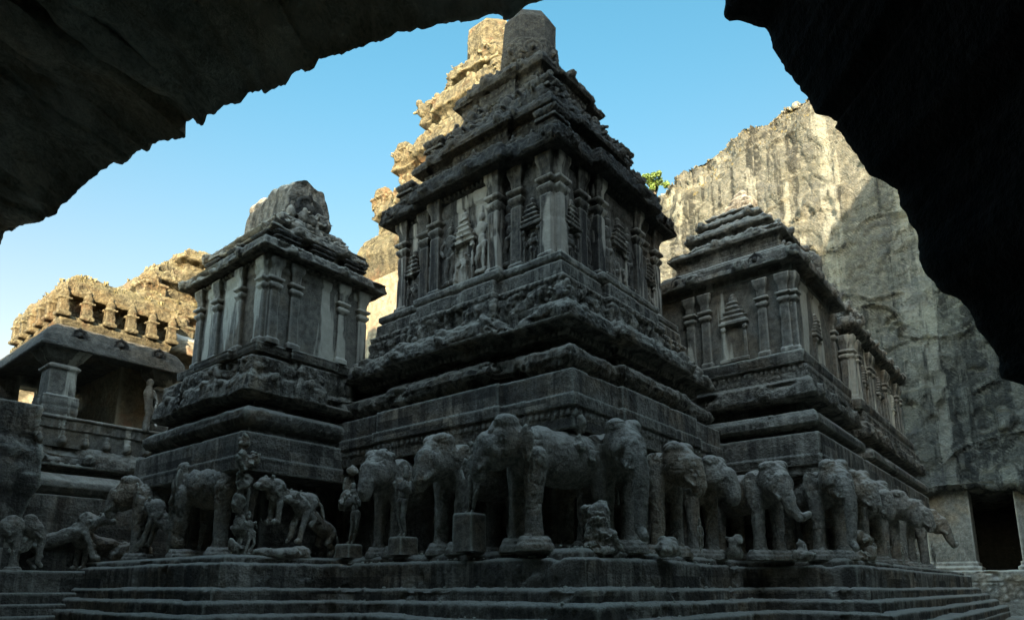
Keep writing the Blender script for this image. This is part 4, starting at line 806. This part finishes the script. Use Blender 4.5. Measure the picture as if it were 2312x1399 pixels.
def block(name, w, h, seed=0): return loft(name, sq(w), [(0.03, 0, 'plain'), (0, .12, 'plain'), (0, h - .06, 'plain'), (-.03, h, 'plain')], M['statue'], None, .05, seed, .7, eye=None, world=False)
GF = 'small carved figures standing between the elephants'
put(block('stone_block', .3, .95, 3), 12.5, 11.6, 2.48, 5, 'plain square stone block with a standing figure on it', 'block')
put(person('figure_statue', 1, 1.75, .1, 0), 12.5, 11.6, 3.42, 185, 'slender standing figure statue on the tall square block beside the largest elephant', 'statue', GF)
put(block('stone_block', .3, .5, 5), 12.7, 14.3, 2.48, -4, 'broken low stone block under the figure between the two left elephants', 'block')
put(person('figure_statue', 2, 1.9, -.1, 1), 12.75, 14.3, 2.97, 180, 'standing figure statue on the low block between the two left elephants', 'statue', GF)
put(block('stone_block', .28, .4, 8), 12.75, 16.75, 2.48, 8, 'low stone block by the inner corner under a ruined figure', 'block')
put(person('figure_statue', 3, 1.75, .12, 1), 12.8, 16.75, 2.87, 190, 'ruined figure statue on a low block in the inner corner left of the elephants', 'statue', GF)
put(rubble('ruined_carving', [((0, 0, .3), (.35, .35, .4)), ((.05, .1, .8), (.25, .25, .35)), ((0, -.05, 1.2), (.2, .2, .25))], 4), 13.1, 17.3, 4.0, 0, 'lumpy ruined carving high in the inner corner above the low block', 'carving')
put(rubble('rubble_cone', [((0, 0, .1), (.5, .5, .3)), ((0, 0, .3), (.46, .45, .4)), ((0, .02, .6), (.4, .38, .4)), ((.0, .05, .85), (.33, .33, .25))], 6, .14, .025, 'statue', .2), 13.55, 8.45, 2.42, 0, 'rough cone of weathered rubble stone at the near corner of the ledge', 'rubble heap')
put(person('figure_statue', 7, .95, 0, 0), 17.9, 7.9, 2.5, 270, 'small worn seated figure before the smooth-headed elephant', 'statue', GF)
put(rubble('ruined_carving', [((0, 0, .2), (.3, .3, .3)), ((0, 0, .5), (.28, .26, .25))], 14), 20.3, 7.9, 2.45, 0, 'squat worn stone stump before the elephant with cut-off trunk', 'stump')
put(rubble('fallen_rock', [((0, 0, .15), (.5, .35, .28)), ((.2, 0, .3), (.25, .2, .2))], 15), 15.9, 7.9, 2.42, 0, 'low flat heap of fallen rock right of the rubble cone', 'rock')
put(rubble('fallen_rock', [((0, 0, .15), (.45, .4, .3)), ((.1, 0, .35), (.25, .3, .25))], 16, .1), 21.6, 6.3, 2.45, 20, 'angular fallen rock at the inner corner of the right ledge', 'rock')
put(rubble('coiled_carving', [((0, .35, .3), (.3, .25, .35)), ((0, -.35, .25), (.3, .25, .3)), ((0, .1, .75), (.28, .35, .28)), ((0, -.25, .65), (.26, .25, .28)), ((0, 0, .1), (.4, .6, .2))], 18, .1, .035), 24.3, 5.35, 2.48, 40, 'ring-shaped weathered carving at the foot of the long-trunked elephant', 'carving')
for i, (x, s, tx) in enumerate(((26.2, .9, 'small seated stone figure just right of the ring-shaped carving'), (28.6, .9, 'small seated stone figure in the middle of the right ledge'), (31.2, 1., 'small round-headed stone figure on the right ledge'), (34.6, .9, 'small hunched stone figure near the right end of the ledge'), (39, 1.5, 'standing stone figure by the rightmost elephant'))):
    put(person('figure_statue', 20 + i, .85, .04, i), x, 5.25, 2.5, 262, tx, 'statue', GF, s)
# beasts along the left
put(lion('beast_statue', 31, 1.7, False), 11.2, 17.85, 2.5 + .9, 185, 'broken slender beast statue stretched across the dark hollow below the left shrine', 'beast statue')
put(lion('beast_statue', 32, 1.9, True), 12.15, 18.0, 2.55, 200, 'rearing beast statue with arched back beside the inner corner', 'beast statue')
put(person('figure_statue', 33, 1.15, .1, 1), 10.1, 17.9, 2.5, 250, 'squatting figure statue at the heel of the striding elephant', 'statue', GF)
put(rubble('ruined_carving', [((0, 0, .2), (.35, .3, .25)), ((.1, .2, .8), (.22, .3, .5)), ((-.05, .1, 1.6), (.24, .24, .45)), ((0, 0, 2.1), (.3, .26, .3))], 34, .12), 10.1, 18.3, 2.5, 0, 'tall column of ruined carving behind the striding elephant', 'carving')
put(rubble('fallen_rock', [((0, 0, .1), (.7, .4, .2)), ((.6, .1, .15), (.4, .3, .25)), ((-.5, .1, .1), (.35, .3, .2))], 35, .12), 11.0, 17.45, 2.45, 0, 'broken rocks strewn below the slender beast', 'rock')
put(lion('beast_statue', 36, 1.2, True), 10.0, 23.1, 2.6, 120, 'small ruined lion statue between the two leftmost terrace elephants', 'beast statue')
put(rubble('ruined_carving', [((0, 0, 0), (.3, .3, .35)), ((0, .05, .5), (.22, .2, .3)), ((.35, .1, .1), (.25, .25, .3))], 37, .1), 9.9, 18.05, 5.2, 0, 'crumbling carved lump on the near corner of the left plinth', 'carving')
put(rubble('ruined_carving', [((0, 0, 0), (.35, .3, .35)), ((0.05, 0, .6), (.2, .2, .4)), ((.3, -.1, -.3), (.4, .35, .4)), ((.7, -.1, -.6), (.35, .3, .3))], 38, .1), 13.7, 9.1, 5.0, 0, 'crumbling rock between the two corner elephants under the tower corner', 'carving')
PEX = [('down', 6.9, 27.0, 5, 'small elephant statue walking right on the lower left platform', .55, 2.15)]
el('down', 6.95, 26.5, -20, 'small elephant statue walking right on the lower left platform', .56, 2.12, grp=None)
put(lion('beast_statue', 41, 1.9, True), 8.6, 26.6, 2.2, -30, 'headless lion statue left of the open hollow on the lower left platform', 'beast statue', None, 1.05)
put(lion('beast_statue', 42, 1.6, False), 9.3, 26.9, 2.2, 200, 'ragged lion statue beside the headless one under the pavilion', 'beast statue', None, 1.1)
put(rubble('ruined_carving', [((0, 0, .5), (.5, .4, .6)), ((.6, 0, .9), (.5, .4, .5)), ((-.3, 0, 1.3), (.35, .3, .3)), ((.9, .1, .4), (.5, .3, .4))], 43, .14), 6.1, 26.4, 2.6, 0, 'jumbled ruined carving before the square pier at the left edge', 'carving')
put(rubble('ruined_carving', [((0, 0, .6), (.6, .3, .6)), ((.6, 0, .8), (.5, .3, .5))], 44, .08), 10.4, 27.0, 2.2, 0, 'rounded ruined torso at the right end of the pavilion base', 'carving')

# loose stones lying on the ledge and the treads
rg = random.Random(12); bm = bmesh.new()
for i in range(300):
    if rg.random() < .5: x, y = 12.35 + rg.uniform(.02, .9), rg.uniform(8.3, 17)
    else: x, y = rg.uniform(12.6, 21.5), 8.05 + rg.uniform(.02, .9)
    z = 2.29 if min(abs(x - 12.35) if y > 8.9 else 9, y - 8.05 if x > 13 else 9) < .3 else 2.5
    if rg.random() < .35: k = rg.choice(((.3, 1.6), (.64, 1.27), (1., .94))); z = k[1]; o = k[0] - rg.uniform(0, .2); x, y = (12.35 - o, rg.uniform(8, 17)) if rg.random() < .5 else (rg.uniform(12.6, 21.5), 8.05 - o)
    s = rg.choice((.012, .015, .02, .03, .045)) * rg.uniform(.7, 1.3)
    bmesh.ops.create_icosphere(bm, subdivisions=1, radius=1, matrix=Matrix.Translation((x, y, z + s * .3)) @ Matrix.Rotation(rg.uniform(0, 6), 4, 'Z') @ Matrix.Diagonal((s * rg.uniform(.7, 1.6), s, s * .6, 1)))
me = bpy.data.meshes.new('loose_gravel'); bm.to_mesh(me); bm.free(); me.materials.append(M['statue']); o = bpy.data.objects.new('loose_gravel', me); COL.objects.link(o); tag(o, kind='stuff')

# ================================================================== PLANTS
def tufts(name, pts, h, mat, n=9, seed=0):
    rg = random.Random(seed); V = []; F = []
    for p in pts:
        for k in range(n):
            a = rg.uniform(0, 6.28); r = rg.uniform(0, .25) * h * 2; hh = h * rg.uniform(.4, 1.2); b = rg.uniform(0, 6.28); w = h * .05 + .012
            x = p[0] + r * math.cos(a); y = p[1] + r * math.sin(a); z = p[2] - .05; i = len(V)
            V += [(x - w * math.cos(b), y - w * math.sin(b), z), (x + w * math.cos(b), y + w * math.sin(b), z), (x + rg.uniform(-.5, .5) * hh, y + rg.uniform(-.5, .5) * hh, z + hh), (x + rg.uniform(-.5, .5) * hh + .01, y + .01, z + hh)]; F.append((i, i + 1, i + 2, i + 3))
    return mesh_np(name, V, F, mat, smooth=False)
rg = random.Random(5); pts = []; FG = SHEET['far_cliff']; nfr_ = FG.shape[0]
for i in range(450):
    j = rg.randrange(20, FG.shape[1] - 25); r_ = nfr_ - 6 - int(rg.random() ** 2.2 * 34) + rg.randrange(0, 4); pts.append(tuple(FG[min(r_, nfr_ - 3), j]))
tag(tufts('dry_grass', pts, .18, M['grass'], 10, 2), kind='stuff')
pts0 = [(8.0 + rg.uniform(-.3, .3), 27.9 + rg.uniform(0, 3), 13.0) for i in range(14)] + [(rg.uniform(7.6, 11.5), rg.uniform(27.5, 28.5), 12.85) for i in range(16)] + [(rg.uniform(11, 18.5), rg.uniform(30.2, 33), rg.uniform(15.8, 17.2)) for i in range(60)] + [(7.5, 28 + i * .9, 12.7) for i in range(5)]
pts = []
for o in bpy.data.objects:
    if o.type == 'MESH' and o.parent and o.parent.name in ('pillared_hall', 'pillared_pavilion') and o.name.split('.')[0] in ('upper_storey', 'parapet', 'lower_storey'):
        me = o.data; n_ = len(me.vertices); co = np.zeros(n_ * 3, np.float32); no = co.copy(); me.vertices.foreach_get('co', co); me.vertices.foreach_get('normal', no)
        co = co.reshape(-1, 3) + np.array(root_loc(o.parent)); no = no.reshape(-1, 3); idx = np.where((no[:, 2] > .55) & (co[:, 1] < 34))[0]
        for q in rg.sample(list(idx), min(len(idx), 60)): pts.append(tuple(co[q]))
tag(tufts('roof_grass', pts, .16, M['grass'], 12, 3), kind='stuff')
def tree(x, y, z, r, label, seed=0):
    t = thing('leafy_tree', label, 'tree', (x, y, z)); rg = random.Random(seed)
    bm = bmesh.new(); bm_limb(bm, [(0, 0, -1, .16), (.1, 0, .8, .13), (.2, .1, 1.8, .08)]); 
    for k in range(5): a = k * 1.3; bm_limb(bm, [(.1, 0, .9 + .15 * k, .07), (.9 * math.cos(a), .9 * math.sin(a), 1.9 + .1 * k, .04)], 6)
    me = bpy.data.meshes.new('trunk'); bm.to_mesh(me); bm.free(); me.materials.append(M['bark']); o = bpy.data.objects.new('trunk', me); COL.objects.link(o); o.parent = t
    V = []; F = []
    cl = [(rg.uniform(-1, 1) * r, rg.uniform(-1, 1) * r, 1.8 + rg.uniform(-.6, .9) * r * .7, rg.uniform(.3, .6) * r * .6) for _ in range(22)]
    for c in cl:
        for k in range(230):
            d = Vector((rg.gauss(0, 1), rg.gauss(0, 1), rg.gauss(0, 1))).normalized() * c[3] * rg.uniform(.5, 1.1); p = Vector(c[:3]) + d
            u = Vector((rg.uniform(-1, 1), rg.uniform(-1, 1), rg.uniform(-1, 1))).normalized() * .11; v = u.cross(Vector((rg.uniform(-1, 1), rg.uniform(-1, 1), rg.uniform(-1, 1)))).normalized() * .075
            i = len(V); V += [p - u, p + v, p + u, p - v]; F.append((i, i + 1, i + 2, i + 3))
    mesh_np('crown', [tuple(v) for v in V], F, M['leaf'], t, smooth=False, world=False)
tree(54.0, 26.6, 37.5, 1.05, 'small bright green tree on the cliff top behind the tallest tower', 1)

# originals that were only there to be copied
for o in PROTO + list(EL.values()) + [fb]: bpy.data.objects.remove(o)
